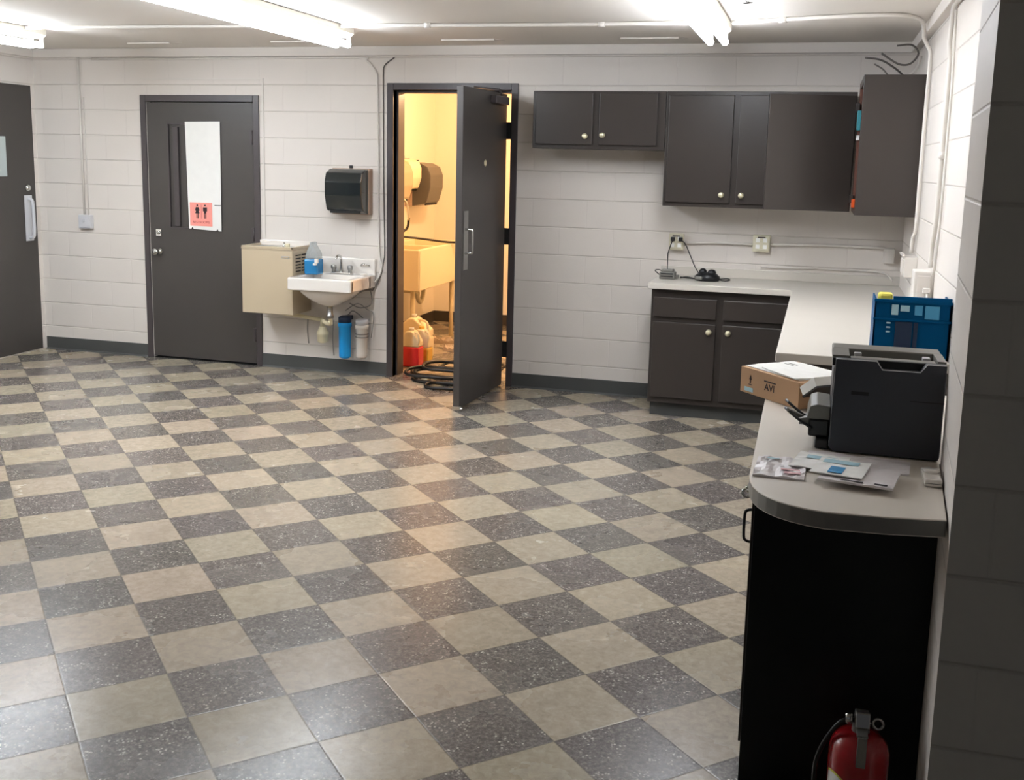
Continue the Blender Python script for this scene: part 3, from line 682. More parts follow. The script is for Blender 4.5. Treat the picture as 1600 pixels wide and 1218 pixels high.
# loose cables above the cabinets
def wire(pts, r, label, mt='greycable', nm='loose_cable'):
    m = MB(); m.tube(pts, r, sub=5, n=6); return tag(m.build(nm, M[mt]), label, 'cable', 'loose cables above the tall cabinets')
wire([(.208, 7.0, 2.337), (.30, 7.02, 2.325), (.385, 7.05, 2.28), (.44, 7.1, 2.24), (.46, 7.1, 2.20)], .006, 'straight-ended grey cable, leftmost loose end above the brown corner cabinet')
wire([(.385, 6.95, 2.402), (.47, 6.98, 2.408), (.512, 7.0, 2.36), (.47, 7.0, 2.30), (.40, 7.0, 2.30), (.30, 6.98, 2.36)], .006, 'grey cable curling in a loop above the brown corner cabinet')
wire([(.26, 6.9, 2.29), (.31, 6.9, 2.26), (.345, 6.9, 2.22), (.36, 6.9, 2.196)], .005, 'short grey cable end, lowest above the brown corner cabinet')
wire([(.40, 6.8, 2.20), (.45, 6.85, 2.215), (.50, 6.9, 2.26), (.53, 7.0, 2.34)], .008, 'white cable arching beside the right wall above the corner cabinet', 'pipe')

# ------------------------------------------------------------------ base cabinets and counters
CZ = .90
t = thing('base_cabinet', 'dark brown base cabinet with two drawers and two doors under the back counter', 'cabinet', (-.57, 7.2, 0))
m = MB(); m.box(-1.027, -.115, 6.93, BY-.003, .095, .858, bev=.003).box(-1.012, -.115, 6.98, BY-.003, 0, .095); m.build('body', M['cab'], t)
MB().box(-1.013, -.115, 6.972, 6.98, 0, .095).build('toe_kick', M['base'], t)
for a, b in ((-1.008, -.598), (-.555, -.150)):
    m = MB(); m.box(a, b, 6.91, 6.93, .675, .805, bev=.004); m.build('drawer', M['cab'], t)
for a, b, kx in ((-1.008, -.598, -.642), (-.555, -.150, -.517)):
    m = MB(); m.box(a, b, 6.91, 6.93, .135, .642, bev=.004); d = m.build('door', M['cab'], t); knob(kx, 6.91, .592, d)
t = thing('base_cabinet', 'brown base cabinet along the right wall under the far counter', 'cabinet', (.22, 5.7, 0))
m = MB(); m.box(-.10, RX-.003, 4.56, 6.925, .10, .858, bev=.002).box(-.06, RX-.003, 4.6, 6.925, 0, .10); m.build('body', M['cab'], t)
for k in range(4):
    y0 = 4.6+k*.57; m = MB(); m.box(-.118, -.10, y0, y0+.53, .13, .64, bev=.004); m.build('door', M['cab'], t)
    m = MB(); m.box(-.118, -.10, y0, y0+.53, .675, .805, bev=.004); m.build('drawer', M['cab'], t)
t = thing('base_cabinet', 'black-sided base cabinet under the near counter end', 'cabinet', (.11, 3.2, 0))
m = MB(); m.prism([(-.112, 2.745), (.340, 2.745), (.351, 2.91), (.351, 3.75), (-.112, 3.75)], 0, .858, bev=.002); m.build('side_panel', M['black'], t)
m = MB(); m.box(-.119, -.1125, 2.76, 3.24, .11, .845, bev=.002); d = m.build('door', M['cab'], t)
m = MB(); m.tube([(-.118, 2.78, .765), (-.130, 2.78, .762), (-.137, 2.78, .750), (-.137, 2.78, .690), (-.130, 2.78, .678), (-.118, 2.78, .675)], .004, sub=3); m.build('handle', M['slot'], d)
m = MB(); m.box(-.119, -.1125, 3.26, 3.73, .11, .845, bev=.002); m.build('door', M['cab'], t)
m = MB(); m.tube([(-.128, 2.66, .861), (-.142, 2.655, .848), (-.13, 2.65, .838), (-.115, 2.655, .845)], .004, sub=3); m.box(-.13, -.105, 2.64, 2.70, .852, .860, bev=.002); m.build('edge_clip', M['chrome'], t)

t = thing('countertop', 'cream laminate L-shaped far countertop with splashback', 'countertop', (0, 6.4, .86))
m = MB(); m.prism([(-1.047, BY), (-1.047, 6.88), (-.134, 6.88), (-.136, 4.5), (RX, 4.5), (RX, BY)], .86, CZ, bev=.004); m.build('top', M['counter'], t)
m = MB(); m.box(-1.047, RX, BY-.018, BY, CZ, .962, bev=.003); m.build('splashback', M['counter'], t)
t = thing('countertop', 'cream laminate near countertop with a rounded corner, under the black printer', 'countertop', (.1, 3.1, .86))
pts = [(-.135, 3.85), (-.125, 2.64)]
P0, P1, P2 = Vector((-.125, 2.64)), Vector((-.118, 2.43)), Vector((.06, 2.402))
for k in range(1, 9):
    u = k/8; p = P0*(1-u)**2+P1*2*u*(1-u)+P2*u*u; pts.append((p.x, p.y))
pts += [(.19, 2.412), (.3175, 2.436), (.3505, 2.92), (RX, 2.925), (RX, 3.85)]
m = MB(); m.prism(pts, .858, CZ, bev=.003); M['nearcounter_lit'] = mat('near_counter_laminate_lit', (224, 216, 204), rough=.35, spec=.45, var=.03, vscale=6)  # lighter copy of the counter laminate, overhead light painted into it
ct = m.build('top', [M['nearcounter_lit'], M['edge']], t)
for p in ct.data.polygons:  # upright faces take the tone with shade painted in
    if abs(p.normal.z) < .3: p.material_index = 1

# ------------------------------------------------------------------ outlets and things on the back counter
def outlet(x, z, w_, h_, label, mt='plateA', nm='outlet_box'):
    t = thing(nm, label, 'outlet', (x, BY, z-h_/2), 'outlet boxes on the back wall')
    MB().box(x-w_/2, x+w_/2, BY-.05, BY, z-h_/2, z+h_/2, bev=.004).build('box', M[mt], t)
    MB().box(x-w_/2+.008, x+w_/2-.008, BY-.055, BY-.05, z-h_/2+.008, z+h_/2-.008, bev=.002).build('face_plate', M['plateA'], t)
    for sx in (-.024, .024):
        m = MB()
        for dz in (-.022, .022):
            m.box(x+sx-.013, x+sx+.013, BY-.0575, BY-.055, z+dz-.014, z+dz+.014, bev=.001)
        m.build('socket', M['paper'], t)
    MB().box(x-.026, x+.026, BY-.058, BY-.056, z+h_/2-.02, z+h_/2-.012).build('label_strip', M['ink'], t)
    return t
outlet(-.945, 1.135, .10, .115, 'ivory outlet box with two black plugs above the far counter')
outlet(-.365, 1.148, .115, .115, 'empty ivory outlet box above the far counter, nearer the corner')
for x0, x1, z0, z1, lb in ((-.895, -.423, 1.130, 1.138, 'horizontal white conduit between the two ivory outlet boxes'), (-.307, .43, 1.142, 1.150, 'horizontal white conduit right of the empty outlet box to the corner')):
    m = MB(); m.tube([(x0, BY-.02, z0), ((x0+x1)/2, BY-.018, (z0+z1)/2+.006), (x1, BY-.02, z1)], .0095, sub=5); tag(m.build('wall_conduit', M['pipe']), lb, 'conduit')
m = MB(); m.tube([(-.36, BY-.012, .985), (-.05, BY-.012, .99), (0, BY-.018, .995), (.1, BY-.012, .99), (.36, BY-.012, .99), (.46, BY-.014, .975), (.50, BY-.03, .93)], .006, sub=4); tag(m.build('wall_cable', M['pipe']), 'low white cable along the wall just above the splashback', 'cable')
m = MB(); m.box(.43, .50, BY-.04, BY, 1.05, 1.15, bev=.006); tag(m.build('junction_box', M['pipe']), 'white junction box low in the back corner', 'junction box', 'junction boxes in the back corner')
t = thing('junction_box', 'white junction box under the bent conduit on the right wall', 'junction box', (RX, 6.4, 1.08), 'junction boxes in the back corner')
MB().box(.475, RX, 6.28, 6.47, 1.07, 1.185, bev=.005).build('box', M['pipe'], t)
MB().box(.46, .475, 6.27, 6.48, 1.19, 1.2).box(.468, .475, 6.30, 6.45, 1.09, 1.17, bev=.002).build('face_plate', M['pipe'], t)
t = thing('outlet_box', 'white outlet box with a white plug on the right wall behind the crate', 'outlet', (RX, 5.4, 1.0))
MB().box(.455, RX, 5.36, 5.50, 1.0, 1.19, bev=.006).build('box', M['pipe'], t)
m = MB(); m.box(.47, .53, 5.353, 5.36, 1.02, 1.17, bev=.003); m.build('face_plate', M['trim'], t)
m = MB(); m.box(.495, .53, 5.325, 5.353, 1.09, 1.115, bev=.005).tube([(.515, 5.335, 1.09), (.525, 5.325, 1.02), (.53, 5.3, .93)], .006, sub=3); m.build('plug', M['porcelain'], t)
m = MB(); m.tube([(.44, 5.2, .93), (.47, 5.2, 1.0), (.50, 5.2, 1.015), (.53, 5.25, 1.0)], .008, sub=3); tag(m.build('short_black_cable', M['cable']), 'black cable bunched behind the blue crate', 'cable')

# charger and radio on the counter with cords
t = thing('power_adapter', 'small grey power adapter with a cord at the left end of the counter', 'power adapter', (-.965, 7.18, CZ))
m = MB(); m.box(-1.012, -.908, 7.13, 7.23, CZ+.001, CZ+.05, bev=.006).box(-1.0, -.92, 7.14, 7.22, CZ+.05, CZ+.066, bev=.006).box(-.908, -.885, 7.15, 7.20, CZ+.006, CZ+.03, bev=.004); m.build('case', M['greyplastic'], t)
for z in (.018, .036):
    MB().box(-1.0, -.92, 7.126, 7.1295, CZ+z, CZ+z+.007).build('rib', M['blackplastic'], t)
m = MB(); m.tube([(-.965, 7.18, CZ+.066), (-.975, 7.25, 1.0), (-.985, 7.33, 1.06), (-.975, 7.39, 1.12), (-.965, BY-.075, 1.15)], .0035, sub=5); m.tube([(-1.012, 7.19, CZ+.02), (-1.05, 7.2, CZ+.05), (-1.03, 7.22, CZ+.055), (-1.0, 7.2, CZ+.05)], .0035, sub=4)
m.build('cord', M['cable'], t)
MB().box(-.98, -.952, BY-.082, BY-.058, 1.14, 1.17, bev=.004).build('plug', M['cable'], t)
t = thing('radio_charger', 'black charging cradle with cord beside the power adapter', 'charger', (-.70, 7.18, CZ))
m = MB(); m.lathe([(.078, 0), (.086, .012), (.084, .03), (.06, .05), (.03, .056)], n=28, mtx=Matrix.Translation((-.695, 7.18, CZ+.001)) @ Matrix.Diagonal((1, .8, 1, 1))); m.build('base', M['blackplastic'], t)
m = MB(); m.sphere((-.725, 7.18, CZ+.058), .026).sphere((-.665, 7.18, CZ+.054), .03, (1, 1, .8)); m.build('cradle', M['blackplastic'], t)
m = MB(); m.box(-.768, -.722, 7.108, 7.122, CZ+.012, CZ+.034, bev=.005); m.build('display', M['greyplastic'], t)
for cpts, cr in (([(-.75, 7.2, CZ+.04), (-.79, 7.28, .98), (-.84, 7.36, 1.06), (-.875, 7.40, 1.12), (-.905, BY-.07, 1.15)], .0035),
                 ([(-.61, 7.18, CZ+.015), (-.56, 7.19, CZ+.018), (-.545, 7.18, CZ+.012), (-.575, 7.17, CZ+.006), (-.61, 7.17, CZ+.01)], .004),
                 ([(-.78, 7.17, CZ+.012), (-.83, 7.16, CZ+.02), (-.875, 7.17, CZ+.012)], .005), ([(-.78, 7.19, CZ+.01), (-.83, 7.2, CZ+.01), (-.875, 7.18, CZ+.016)], .0045)):
    m = MB(); m.tube(cpts, cr, sub=4); m.build('cord', M['cable'], t)
MB().box(-.925, -.898, BY-.082, BY-.058, 1.14, 1.17, bev=.004).build('plug', M['cable'], t)

# ------------------------------------------------------------------ blue crate
t = thing('plastic_crate', 'blue plastic crate of small parts on the far counter behind the printer', 'crate', (.39, 4.66, CZ))
ax0, ax1, ay0, ay1 = .245, .540, 4.56, 4.77; zt = 1.142
m = MB(); m.box(ax0, ax1, ay0, ay0+.006, CZ+.001, zt).box(ax0, ax1, ay1-.006, ay1, CZ+.001, zt-.035).box(ax0, ax0+.006, ay0, ay1, CZ+.001, zt).box(ax1-.006, ax1, ay0, ay1, CZ+.001, zt).box(ax0, ax1, ay0, ay1, CZ+.001, CZ+.008)
m.build('body', M['bluec'], t)
m = MB(); m.box(ax0-.003, ax1+.002, ay0-.006, ay0, zt-.012, zt, bev=.002); m.build('rim', M['bluec'], t)
MB().box(ax0-.003, ax1+.002, ay0-.006, ay0, zt-.088, zt-.078, bev=.002).build('rib', M['bluec'], t)
MB().box(ax0, ax1, ay1-.006, ay1+.004, zt-.045, zt-.033, bev=.003).build('rim', M['bluec'], t)
MB().box(ax0+.07, ax1, ay0-.004, ay0+.008, zt-.002, zt+.014, bev=.002).build('handle', M['bluec'], t)
m = MB(); m.box(ax0+.066, ax0+.092, ay0-.0075, ay0-.005, zt-.062, zt-.02); m.box(ax0+.10, ax0+.135, ay0-.0075, ay0-.005, zt-.046, zt-.022); m.build('label', M['skyprint'], t)
m = MB(); m.box(ax0+.155, ax0+.185, ay0-.003, ay0, zt-.06, zt-.02).box(ax0+.195, ax0+.25, ay0-.003, ay0, zt-.074, zt-.02); m.build('pale_insert', M['lightblue'], t)
for k in range(3):
    m = MB(); m.box(ax0+.05, ax0+.066, ay0-.006, ay0, zt-.10-k*.018, zt-.094-k*.018, bev=.001); m.build('catch', M['skyprint'], t)
m = MB(); m.box(ax0+.156, ax0+.172, ay0-.004, ay0, CZ+.01, zt-.09); m.box(ax0+.085, ax0+.15, ay0-.003, ay0, CZ+.03, zt-.09); m.build('divider', M['navy'], t)
m = MB(); m.box(.262, .32, 4.66, 4.72, CZ+.009, 1.155, bev=.01); tag(m.build('yellow_sponge', M['yellow']), 'yellow sponge sticking up from the left of the blue crate', 'sponge')
m = MB(); m.box(.42, .52, 4.60, 4.74, CZ+.009, 1.04, bev=.004); tag(m.build('parts_box', M['navy']), 'dark small box inside the blue crate', 'box')

# ------------------------------------------------------------------ printer
t = thing('printer', 'black laser printer on the near counter beside the cardboard box', 'printer', (.21, 3.06, CZ))
px0, px1, py0, py1 = .066, .350, 2.935, 3.19
m = MB(); m.box(px0, px1, py0+.03, py1, CZ+.006, 1.135, bev=.008).box(px0+.004, px1-.004, py0+.03, py1, CZ+.001, CZ+.02); m.build('body', M['printer'], t)
m = MB(); m.prism([(px0, CZ+.016), (px0+.012, CZ+.004), (px1-.004, CZ+.002), (px1, CZ+.012), (px1, 1.160), (.300, 1.160), (.285, 1.138), (.190, 1.138), (.176, 1.160), (px0+.004, 1.160)], py0, py0+.03, axis='y', bev=.003); m.build('side_cover', M['printer'], t)
MB().box(px0-.004, px1+.002, py0+.0305, py0+.045, 1.136, 1.1575, bev=.002).build('front_strip', M['slot'], t)
m = MB(); m.box(px0-.004, px1+.002, py1-.085, py1, 1.135, 1.163, bev=.004).box(px0-.004, px0+.04, py0+.045, py1-.085, 1.135, 1.163).box(px1-.02, px1+.002, py0+.045, py1-.085, 1.135, 1.163)
m.build('top_cover', M['printertop'], t)
m = MB(); m.box(px0+.04, px1-.02, py0+.045, py1-.085, 1.136, 1.138); m.build('output_tray', M['slot'], t)
m = MB(); m.prism([(py0+.05, 1.139), (py0+.05, 1.152), (py0+.10, 1.146), (py0+.10, 1.139)], px0+.05, px1-.035, axis='x'); m.build('paper_rest', M['slot'], t)
MB().box(px0+.043, px1-.022, py0+.046, py0+.085, 1.146, 1.157, bev=.003).build('tray_bar', M['greyplastic'], t)
m = MB(); m.tube([(px0+.006, py0+.001, 1.160), (.174, py0+.001, 1.160), (.190, py0-.0005, 1.138), (.285, py0-.0005, 1.138), (.302, py0+.001, 1.160), (px1-.002, py0+.001, 1.160)], .0015, n=6); m.build('notch_highlight', M['plateG'], t)  # pale tube drawn as the highlight along the notch edge
MB().box(px0+.055, px0+.075, py1-.11, py1-.095, 1.139, 1.156, bev=.002).build('tray_sensor', M['plateG'], t)
MB().box(px1-.05, px1-.03, py1-.13, py1-.10, 1.139, 1.156, bev=.002).build('tray_sensor', M['plateG'], t)
m = MB(); m.box(.115, .16, py0-.0012, py0, 1.065, 1.075, bev=.0004); m.build('embossed_logo', M['slot'], t)
m = MB(); m.box(.265, px1, py0-.001, py0+.001, 1.058, 1.060); m.build('seam', M['slot'], t)
m = MB(); m.box(.010, px0, 2.975, 3.16, CZ+.03, CZ+.08, bev=.006).box(.03, px0, 2.955, 3.16, CZ+.002, CZ+.03, bev=.004); m.build('paper_feed', M['blackplastic'], t)
m = MB(); m.prism([(.004, CZ+.08), (.066, CZ+.08), (.066, CZ+.118), (.03, CZ+.122), (.012, CZ+.115)], 2.975, 3.15, axis='y', bev=.003); m.build('feed_guide', M['printertop'], t)
for y, z in ((2.99, -.006), (3.03, .008)):
    m = MB(); m.tube([(.02, y-.02, CZ+.060+z), (-.02, y, CZ+.080+z), (-.056, y+.03, CZ+.102+z)], .004, sub=3); m.build('tray_arm', M['blackplastic'], t)
m = MB(); m.prism([(-.015, CZ+.06), (.012, CZ+.06), (.012, CZ+.082), (-.015, CZ+.076)], 2.985, 3.04, axis='y'); m.prism([(-.050, CZ+.088), (.015, CZ+.058), (.015, CZ+.072), (-.050, CZ+.098)], 3.006, 3.02, axis='y'); m.build('paper_stop', M['greyplastic'], t)

# ------------------------------------------------------------------ cardboard box, papers
t = thing('cardboard_box', 'tan cardboard box with papers on top overhanging the near counter edge', 'box', (-.02, 3.6, CZ))
A = Vector((-.222, 3.655, 0)); u = Vector((.66, -.75, 0)).normalized(); v = Vector((.72, .69, 0)); v = Vector((.75, .66, 0)).normalized()
BM = Matrix(((u.x, v.x, 0, A.x), (u.y, v.y, 0, A.y), (0, 0, 1, CZ+.001), (0, 0, 0, 1)))
bl, bw, bh = .300, .245, .088
m = MB(); m.box(0, bl, 0, bw, 0, bh, bev=.002, mtx=BM); bx = m.build('carton', M['cardboard'], t)
m = MB(); m.box(.01, bl-.002, bw*.49, bw*.51, bh, bh+.0006, mtx=BM); m.build('tape_seam', M['tan'], t)
FM = BM @ T3(.155, -.0004, .040) @ FACE
m = MB(); m.box(-.028, .030, .018, .022, -.0003, .0008, mtx=FM); m.build('logo_bar', M['ink'], t)
text_mesh('AVI', .034, FM @ T3(0, 0, 0) , 'logo_lettering', M['ink'], t)
m = MB(); m.prism([(.048, .05), (.054, .066), (.060, .05)], -.0012, 0, axis='y', mtx=BM).box(.052, .056, -.0012, 0, .038, .05, mtx=BM).box(.045, .063, -.0012, 0, .032, .034, mtx=BM); m.build('arrow_mark', M['ink'], t)
m = MB(); m.box(.025, .07, -.0012, 0, .008, .022, mtx=BM); m.build('shipping_label', M['skyprint'], t)
def loose(name, label, C, ang, w_, d_, mt, z, amp=.002, th=.0012, cat='paper', grp='papers on the cardboard box', seed=1, parts=None):
    t = thing(name, label, cat, (C[0], C[1], z), grp)
    ux = Vector((math.cos(ang), math.sin(ang), 0))*w_; uy = Vector((-math.sin(ang), math.cos(ang), 0))*d_
    m = MB(); m.sheet((C[0], C[1], z), ux, uy, 14, 12, th, amp, 5, seed); m.build('sheet', mt, t)
    for (nm, a, b, c, d, mm) in (parts or []):
        m = MB()
        c0 = Vector((C[0], C[1], z))+ux*((a+b)/2)+uy*((c+d)/2)
        m.sheet(c0+Vector((0, 0, th+amp*.9)), ux*(b-a), uy*(d-c), 4, 4, .0006, .0003, 3, seed+2); m.build(nm, mm, t)
    return t
bc = BM @ Vector((bl*.5, bw*.52, 0)); ang = math.atan2(u.y, u.x)
ztop = CZ+.001+bh+.001
loose('paper_sheet', 'white printed sheet lying on the cardboard box', (bc.x-.01, bc.y+.005), ang+.02, .27, .215, M['paper'], ztop, seed=3, parts=[('print_line', -.40, .2, .26, .28, M['greyplastic']), ('print_line', -.40, .1, .18, .195, M['greyplastic'])])
bc2 = BM @ Vector((bl*.62, bw*.45, 0))
loose('paper_sheet', 'second white sheet askew on top of the papers on the box', (bc2.x, bc2.y), ang-.12, .2, .19, M['paper'], ztop+.0045, seed=8)
t = thing('catalogue', 'thick white catalogue leaning off the box against the printer', 'catalogue', (.03, 3.38, CZ))
cm = BM @ T3(bl+.022, .0, .045) @ Matrix.Rotation(-.62, 4, 'Y')
m = MB(); m.box(0, .075, .0, .20, .006, .036, bev=.001, mtx=cm); m.build('pages', M['paper'], t)
MB().box(-.001, .076, -.002, .202, 0, .0055, mtx=cm).build('cover', M['blackplastic'], t)

loose('plastic_packet', 'white plastic packet on the near counter, left of the mail', (-.052, 2.722), -.03, .125, .185, M['plastic_film'], CZ+.0005, .009, .0015, 'packet', None, 11, [('red_print', .10, .42, -.38, -.30, M['rosep']), ('red_print', .02, .40, -.22, -.16, M['rosep']), ('grey_print', -.30, -.05, .30, .34, M['skyprint'])])
loose('plastic_bag', 'clear crumpled plastic bag behind the mail near the pier', (.14, 2.845), -.10, .26, .13, M['plastic_film'], CZ+.0005, .006, .001, 'plastic bag', None, 21)
loose('envelope', 'white envelope tucked behind the blue-labelled mail', (.045, 2.79), -.2, .13, .15, M['paper'], CZ+.009, .003, .001, 'envelope', None, 5, [('pale_print', -.3, .3, .1, .3, M['skyprint'])])
loose('magazine', 'grey plastic-wrapped magazine under the envelope with a blue label', (.140, 2.675), -.18, .175, .165, M['plastic_film'], CZ+.013, .003, .004, 'magazine', None, 31, [('dark_print', -.2, .1, -.46, -.42, M['ink']), ('dark_print', .25, .42, -.44, -.40, M['ink'])])
loose('envelope', 'pale envelope with a bright blue label on top of the mail', (.095, 2.705), -.20, .125, .15, M['paper'], CZ+.0215, .002, .0015, 'envelope', None, 41, [('blue_label', -.18, .10, -.40, -.02, M['blueprint']), ('pale_print', -.40, .3, .18, .40, M['skyprint'])])
t = thing('plug_adapter', 'small white rounded block against the pier at the counter end', 'adapter', (.315, 2.74, CZ))
m = MB(); m.box(.292, .333, 2.685, 2.80, CZ+.001, CZ+.020, bev=.004).lathe([(.02, CZ+.02), (.02, CZ+.026), (.0, CZ+.026)], c=(.313, 2.76, 0)); m.build('block', M['porcelain'], t)
MB().box(.293, .331, 2.6835, 2.685, CZ+.009, CZ+.0105).build('seam', M['greyplastic'], t)

# ------------------------------------------------------------------ fire extinguisher
ex, ey = .182, 2.56
t = thing('fire_extinguisher', 'red fire extinguisher standing on the floor against the black cabinet', 'fire extinguisher', (ex, ey, 0))
m = MB(); m.lathe([(.06, .0), (.069, .008), (.071, .02), (.071, .255), (.066, .275), (.052, .292), (.03, .302), (.02, .305)], c=(ex, ey, 0), n=40); m.build('cylinder', M['red'], t)
m = MB()
t2 = bmesh.new(); vs0 = []
for k in range(17):
    a = -pi*.92+k*(pi*.62/16); zt_ = .20+.035*math.cos((k-3)/16*pi*1.1)
    vs0.append((t2.verts.new((ex+.0718*math.cos(a), ey+.0718*math.sin(a), .04)), t2.verts.new((ex+.0718*math.cos(a), ey+.0718*math.sin(a), zt_-.03)), t2.verts.new((ex+.0718*math.cos(a), ey+.0718*math.sin(a), zt_-.024))))
for k in range(16):
    f1 = t2.faces.new((vs0[k][0], vs0[k+1][0], vs0[k+1][1], vs0[k][1])); f2 = t2.faces.new((vs0[k][1], vs0[k+1][1], vs0[k+1][2], vs0[k][2])); f2.material_index = 1
me = bpy.data.meshes.new('l'); t2.to_mesh(me); t2.free(); m.bm.from_mesh(me); bpy.data.meshes.remove(me)
m.build('label', [M['paper'], M['yellow']], t)
m = MB(); m.lathe([(.022, .300), (.020, .322), (.014, .325), (.013, .345)], c=(ex, ey, 0)).box(ex-.016, ex+.016, ey-.014, ey+.014, .325, .352, bev=.003); hd = m.build('valve', M['greyplastic'], t)
m = MB(); mh = Matrix.Translation((ex-.004, ey, .352)) @ Matrix.Rotation(-.35, 4, 'X'); m.box(-.012, .02, -.05, .012, 0, .006, bev=.002, mtx=mh).box(-.012, .02, -.052, -.046, -.03, .004, bev=.002, mtx=mh); m.build('lever', M['steel'], hd)
m = MB(); m.box(ex-.012, ex+.014, ey-.065, ey-.01, .318, .324, bev=.002).box(ex-.010, ex+.012, ey-.0725, ey-.066, .245, .322, bev=.002); m.build('carry_handle', M['greyplastic'], hd)
m = MB(); m.tube([(ex+.038+.012*math.cos(a), ey-.01, .333+.013*math.sin(a)) for a in [2*pi*k/20 for k in range(21)]], .0035); m.tube([(ex, ey-.01, .333), (ex+.026, ey-.01, .333)], .002); m.build('pull_pin', M['steel'], hd)
m = MB(); m.lathe([(.013, -.012), (.014, 0), (.010, .004)], c=(ex-.026, ey-.01, .338), axis='x'); m.build('gauge', M['chrome'], hd)
m = MB(); m.tube([(ex-.016, ey, .33), (ex-.05, ey-.01, .322), (ex-.085, ey-.01, .26), (ex-.10, ey-.005, .20), (ex-.10, ey, .12)], [.005]*24+[.008], sub=6) if False else m.tube([(ex-.016, ey, .33), (ex-.05, ey-.01, .322), (ex-.085, ey-.01, .26), (ex-.10, ey-.005, .20), (ex-.10, ey, .12)], .006, sub=6); m.build('hose', M['hose'], t)

# ------------------------------------------------------------------ closet contents
t = thing('utility_sink', 'large cream utility sink on the closet wall', 'sink', (-3.5, 8.9, .56))
m = MB(); ux0, ux1, uy0, uy1, uz0, uz1 = CXL+.004, -3.205, 8.31, 9.55, .56, .91
m.box(ux0, ux1, uy0, uy0+.035, uz0, uz1, bev=.008).box(ux0, ux1, uy1-.035, uy1, uz0, uz1, bev=.008).box(ux1-.035, ux1, uy0+.01, uy1-.01, uz0, uz1, bev=.008).box(ux0, ux0+.09, uy0+.01, uy1-.01, uz0, uz1, bev=.008).box(ux0+.01, ux1-.01, uy0+.01, uy1-.01, uz0, uz0+.03)
m.box(ux0+.08, ux1-.03, 8.9, 8.94, uz0+.03, uz1-.01, bev=.006).box(ux0, ux0+.02, uy0, uy1, uz1-.01, uz1+.1, bev=.006); m.build('basin', M['cream'], t)
for x, y in ((-3.31, 8.45), (-3.31, 9.45), (-3.7, 9.45)):
    m = MB(); m.tube([(x, y, uz0), (x, y, 0)], .022); m.build('leg', M['cream'], t)
m = MB(); m.tube([(-3.5, 9.2, uz0), (-3.5, 9.2, .42), (-3.5, 9.12, .36), (-3.5, 9.05, .42), (-3.5, 9.02, .46), (-3.7, 9.0, .48), (-3.79, 9.0, .48)], .022, sub=3); m.build('drain_trap', M['trap'], t)
m = MB(); m.tube([(-3.78, 8.78, 1.06), (-3.70, 8.78, 1.08), (-3.68, 8.80, 1.25), (-3.62, 8.84, 1.33), (-3.55, 8.9, 1.28), (-3.54, 8.92, 1.12)], .008, sub=5); m.tube([(-3.78, 8.66, 1.06), (-3.7, 8.66, 1.10), (-3.66, 8.62, 1.22), (-3.60, 8.58, 1.18)], .008, sub=5)
m.tube([(-3.78, 8.6, 1.06), (-3.72, 8.72, 1.06), (-3.78, 8.9, 1.06)], .014); m.build('faucet', M['chrome'], t)
t = thing('spray_wand', 'black hose wand lying across the utility sink', 'hose', (-3.4, 8.9, .93))
m = MB(); m.tube([(-3.54, 8.93, 1.14), (-3.56, 8.92, 1.04), (-3.64, 8.80, 1.0), (-3.75, 8.7, 1.01)], .012, sub=4); m.build('hose_end', M['hose'], t)
m = MB(); m.tube([(-3.75, 8.62, 1.005), (-3.45, 8.85, .97), (-3.22, 9.1, .925), (-3.05, 9.35, .915)], .010, sub=3); m.build('wand', M['hose'], t)
M['dispgrey'] = mat('dispenser_grey', (84, 80, 74), rough=.3)
M['disptan'] = mat('dispenser_tan', (176, 160, 128), rough=.3)
# closet dispensers on the left closet wall, facing +X
def cdisp(label, y, z, s, cover, plate):
    return dispenser('towel_dispenser', label, None, pi/2, s, cover, plate, (CXL, y, z))
cdisp('grey paper towel dispenser on the closet wall, right of the cream one', 9.65, 1.22, 1.2, M['dispgrey'], M['tan'])
cdisp('cream soap dispenser on the closet wall nearest the door jamb', 8.93, 1.27, 1.1, M['disptan'], M['cream'])
cdisp('cream dispenser with a dark edge in the middle of the closet wall', 9.28, 1.36, .9, M['cream'], M['blackplastic'])

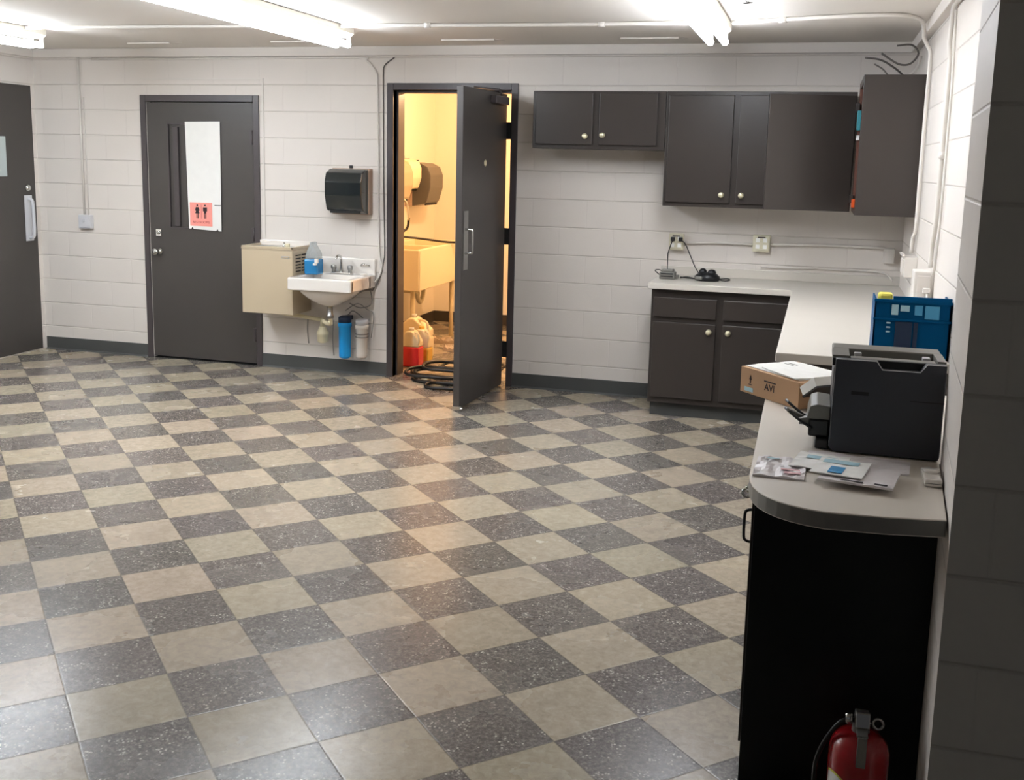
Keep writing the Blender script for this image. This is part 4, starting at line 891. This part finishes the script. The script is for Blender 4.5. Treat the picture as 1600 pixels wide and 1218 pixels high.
def jug(name, label, x, y, w_, d_, h_, body, liquid, lh, cap, handle=True):
    t = thing(name, label, 'jug', (x, y, 0), 'jugs on the closet floor')
    m = MB(); m.box(x-w_/2, x+w_/2, y-d_/2, y+d_/2, .001, h_*lh, bev=.015, seg=3); m.build('lower_body', liquid, t)
    m = MB(); n0 = h_*lh
    m.prism([(x-w_/2, n0), (x+w_/2, n0), (x+w_/2-.004, h_*.66), (x+.035, h_*.90), (x+.022, h_*.93), (x-.022, h_*.93), (x-.035, h_*.90), (x-w_/2+.004, h_*.66)], y-d_/2+.006, y+d_/2-.006, axis='y', bev=.012); up = m.build('upper_body', body, t)
    m = MB(); m.lathe([(.022, h_*.92), (.022, h_), (.018, h_)], c=(x, y, 0)); m.build('cap', cap, t)
    m = MB(); m.tube([(x+.03, y-.01, h_*.88), (x+w_*.42, y-d_*.3, h_*.86), (x+w_*.48, y-d_*.35, h_*.70), (x+w_*.42, y-d_*.35, h_*.6)], .011, sub=4); m.build('handle', body, t)
    return t
jug('detergent_jug', 'jug with red liquid on the closet floor by the door jamb', -3.115, 7.93, .17, .13, .315, M['cream'], M['redliquid'], .52, M['porcelain'])
jug('detergent_jug', 'jug with yellow liquid behind the red one on the closet floor', -3.10, 8.12, .16, .12, .30, M['cream'], M['yellowliquid'], .42, M['yellowliquid'])
jug('detergent_jug', 'large white jug behind the red and the yellow one', -3.235, 8.30, .30, .17, .37, M['cream'], M['cream'], .5, M['porcelain'])
# hose coil
m = MB(); random.seed(3)
loops = []
for (cx, cy, rx, ry, a0, a1, z) in ((-2.72, 7.72, .30, .20, .0, 6.6, .013), (-2.62, 7.58, .32, .16, .3, 6.4, .034), (-2.70, 7.50, .28, .22, .6, 6.2, .055), (-2.52, 7.72, .24, .26, .2, 6.3, .074), (-2.60, 7.42, .30, .13, .8, 6.9, .016), (-2.66, 7.62, .22, .15, 1.5, 7.4, .092), (-2.58, 7.50, .26, .19, .9, 6.7, .108), (-2.52, 7.22, .20, .10, .4, 6.0, .014)):
    for k in range(14):
        a = a0+(a1-a0)*k/13; loops.append((cx+rx*math.cos(a), cy+ry*math.sin(a), z+.006*math.sin(a*3)))
m.tube(loops, .0125, sub=3, n=8)
t = thing('garden_hose', 'black rubber hose coiled loosely on the floor in the closet doorway', 'hose', (-2.6, 7.5, 0))
for v_ in m.bm.verts: v_.co.z = max(v_.co.z, .001)
m.build('hose', M['hose'], t)
m = MB(); m.tube([(-2.80, 7.36, .02), (-2.745, 7.345, .02)], .018, n=12); m.build('coupling', M['brass'], t)
for i, (x, y, s, lb) in enumerate(((-3.25, 9.1, .12, 'clear crumpled plastic scrap on the closet floor, farther from the hose'), (-3.02, 8.75, .10, 'clear crumpled plastic scrap on the closet floor, nearer the jugs'))):
    m = MB(); m.sheet((x, y, .001), (s*2, s*.3, 0), (-s*.3, s*1.4, 0), 10, 8, .004, .05, 9, 50+i); tag(m.build('plastic_scrap', M['clearglass']), lb, 'plastic scrap', 'scraps on the closet floor')
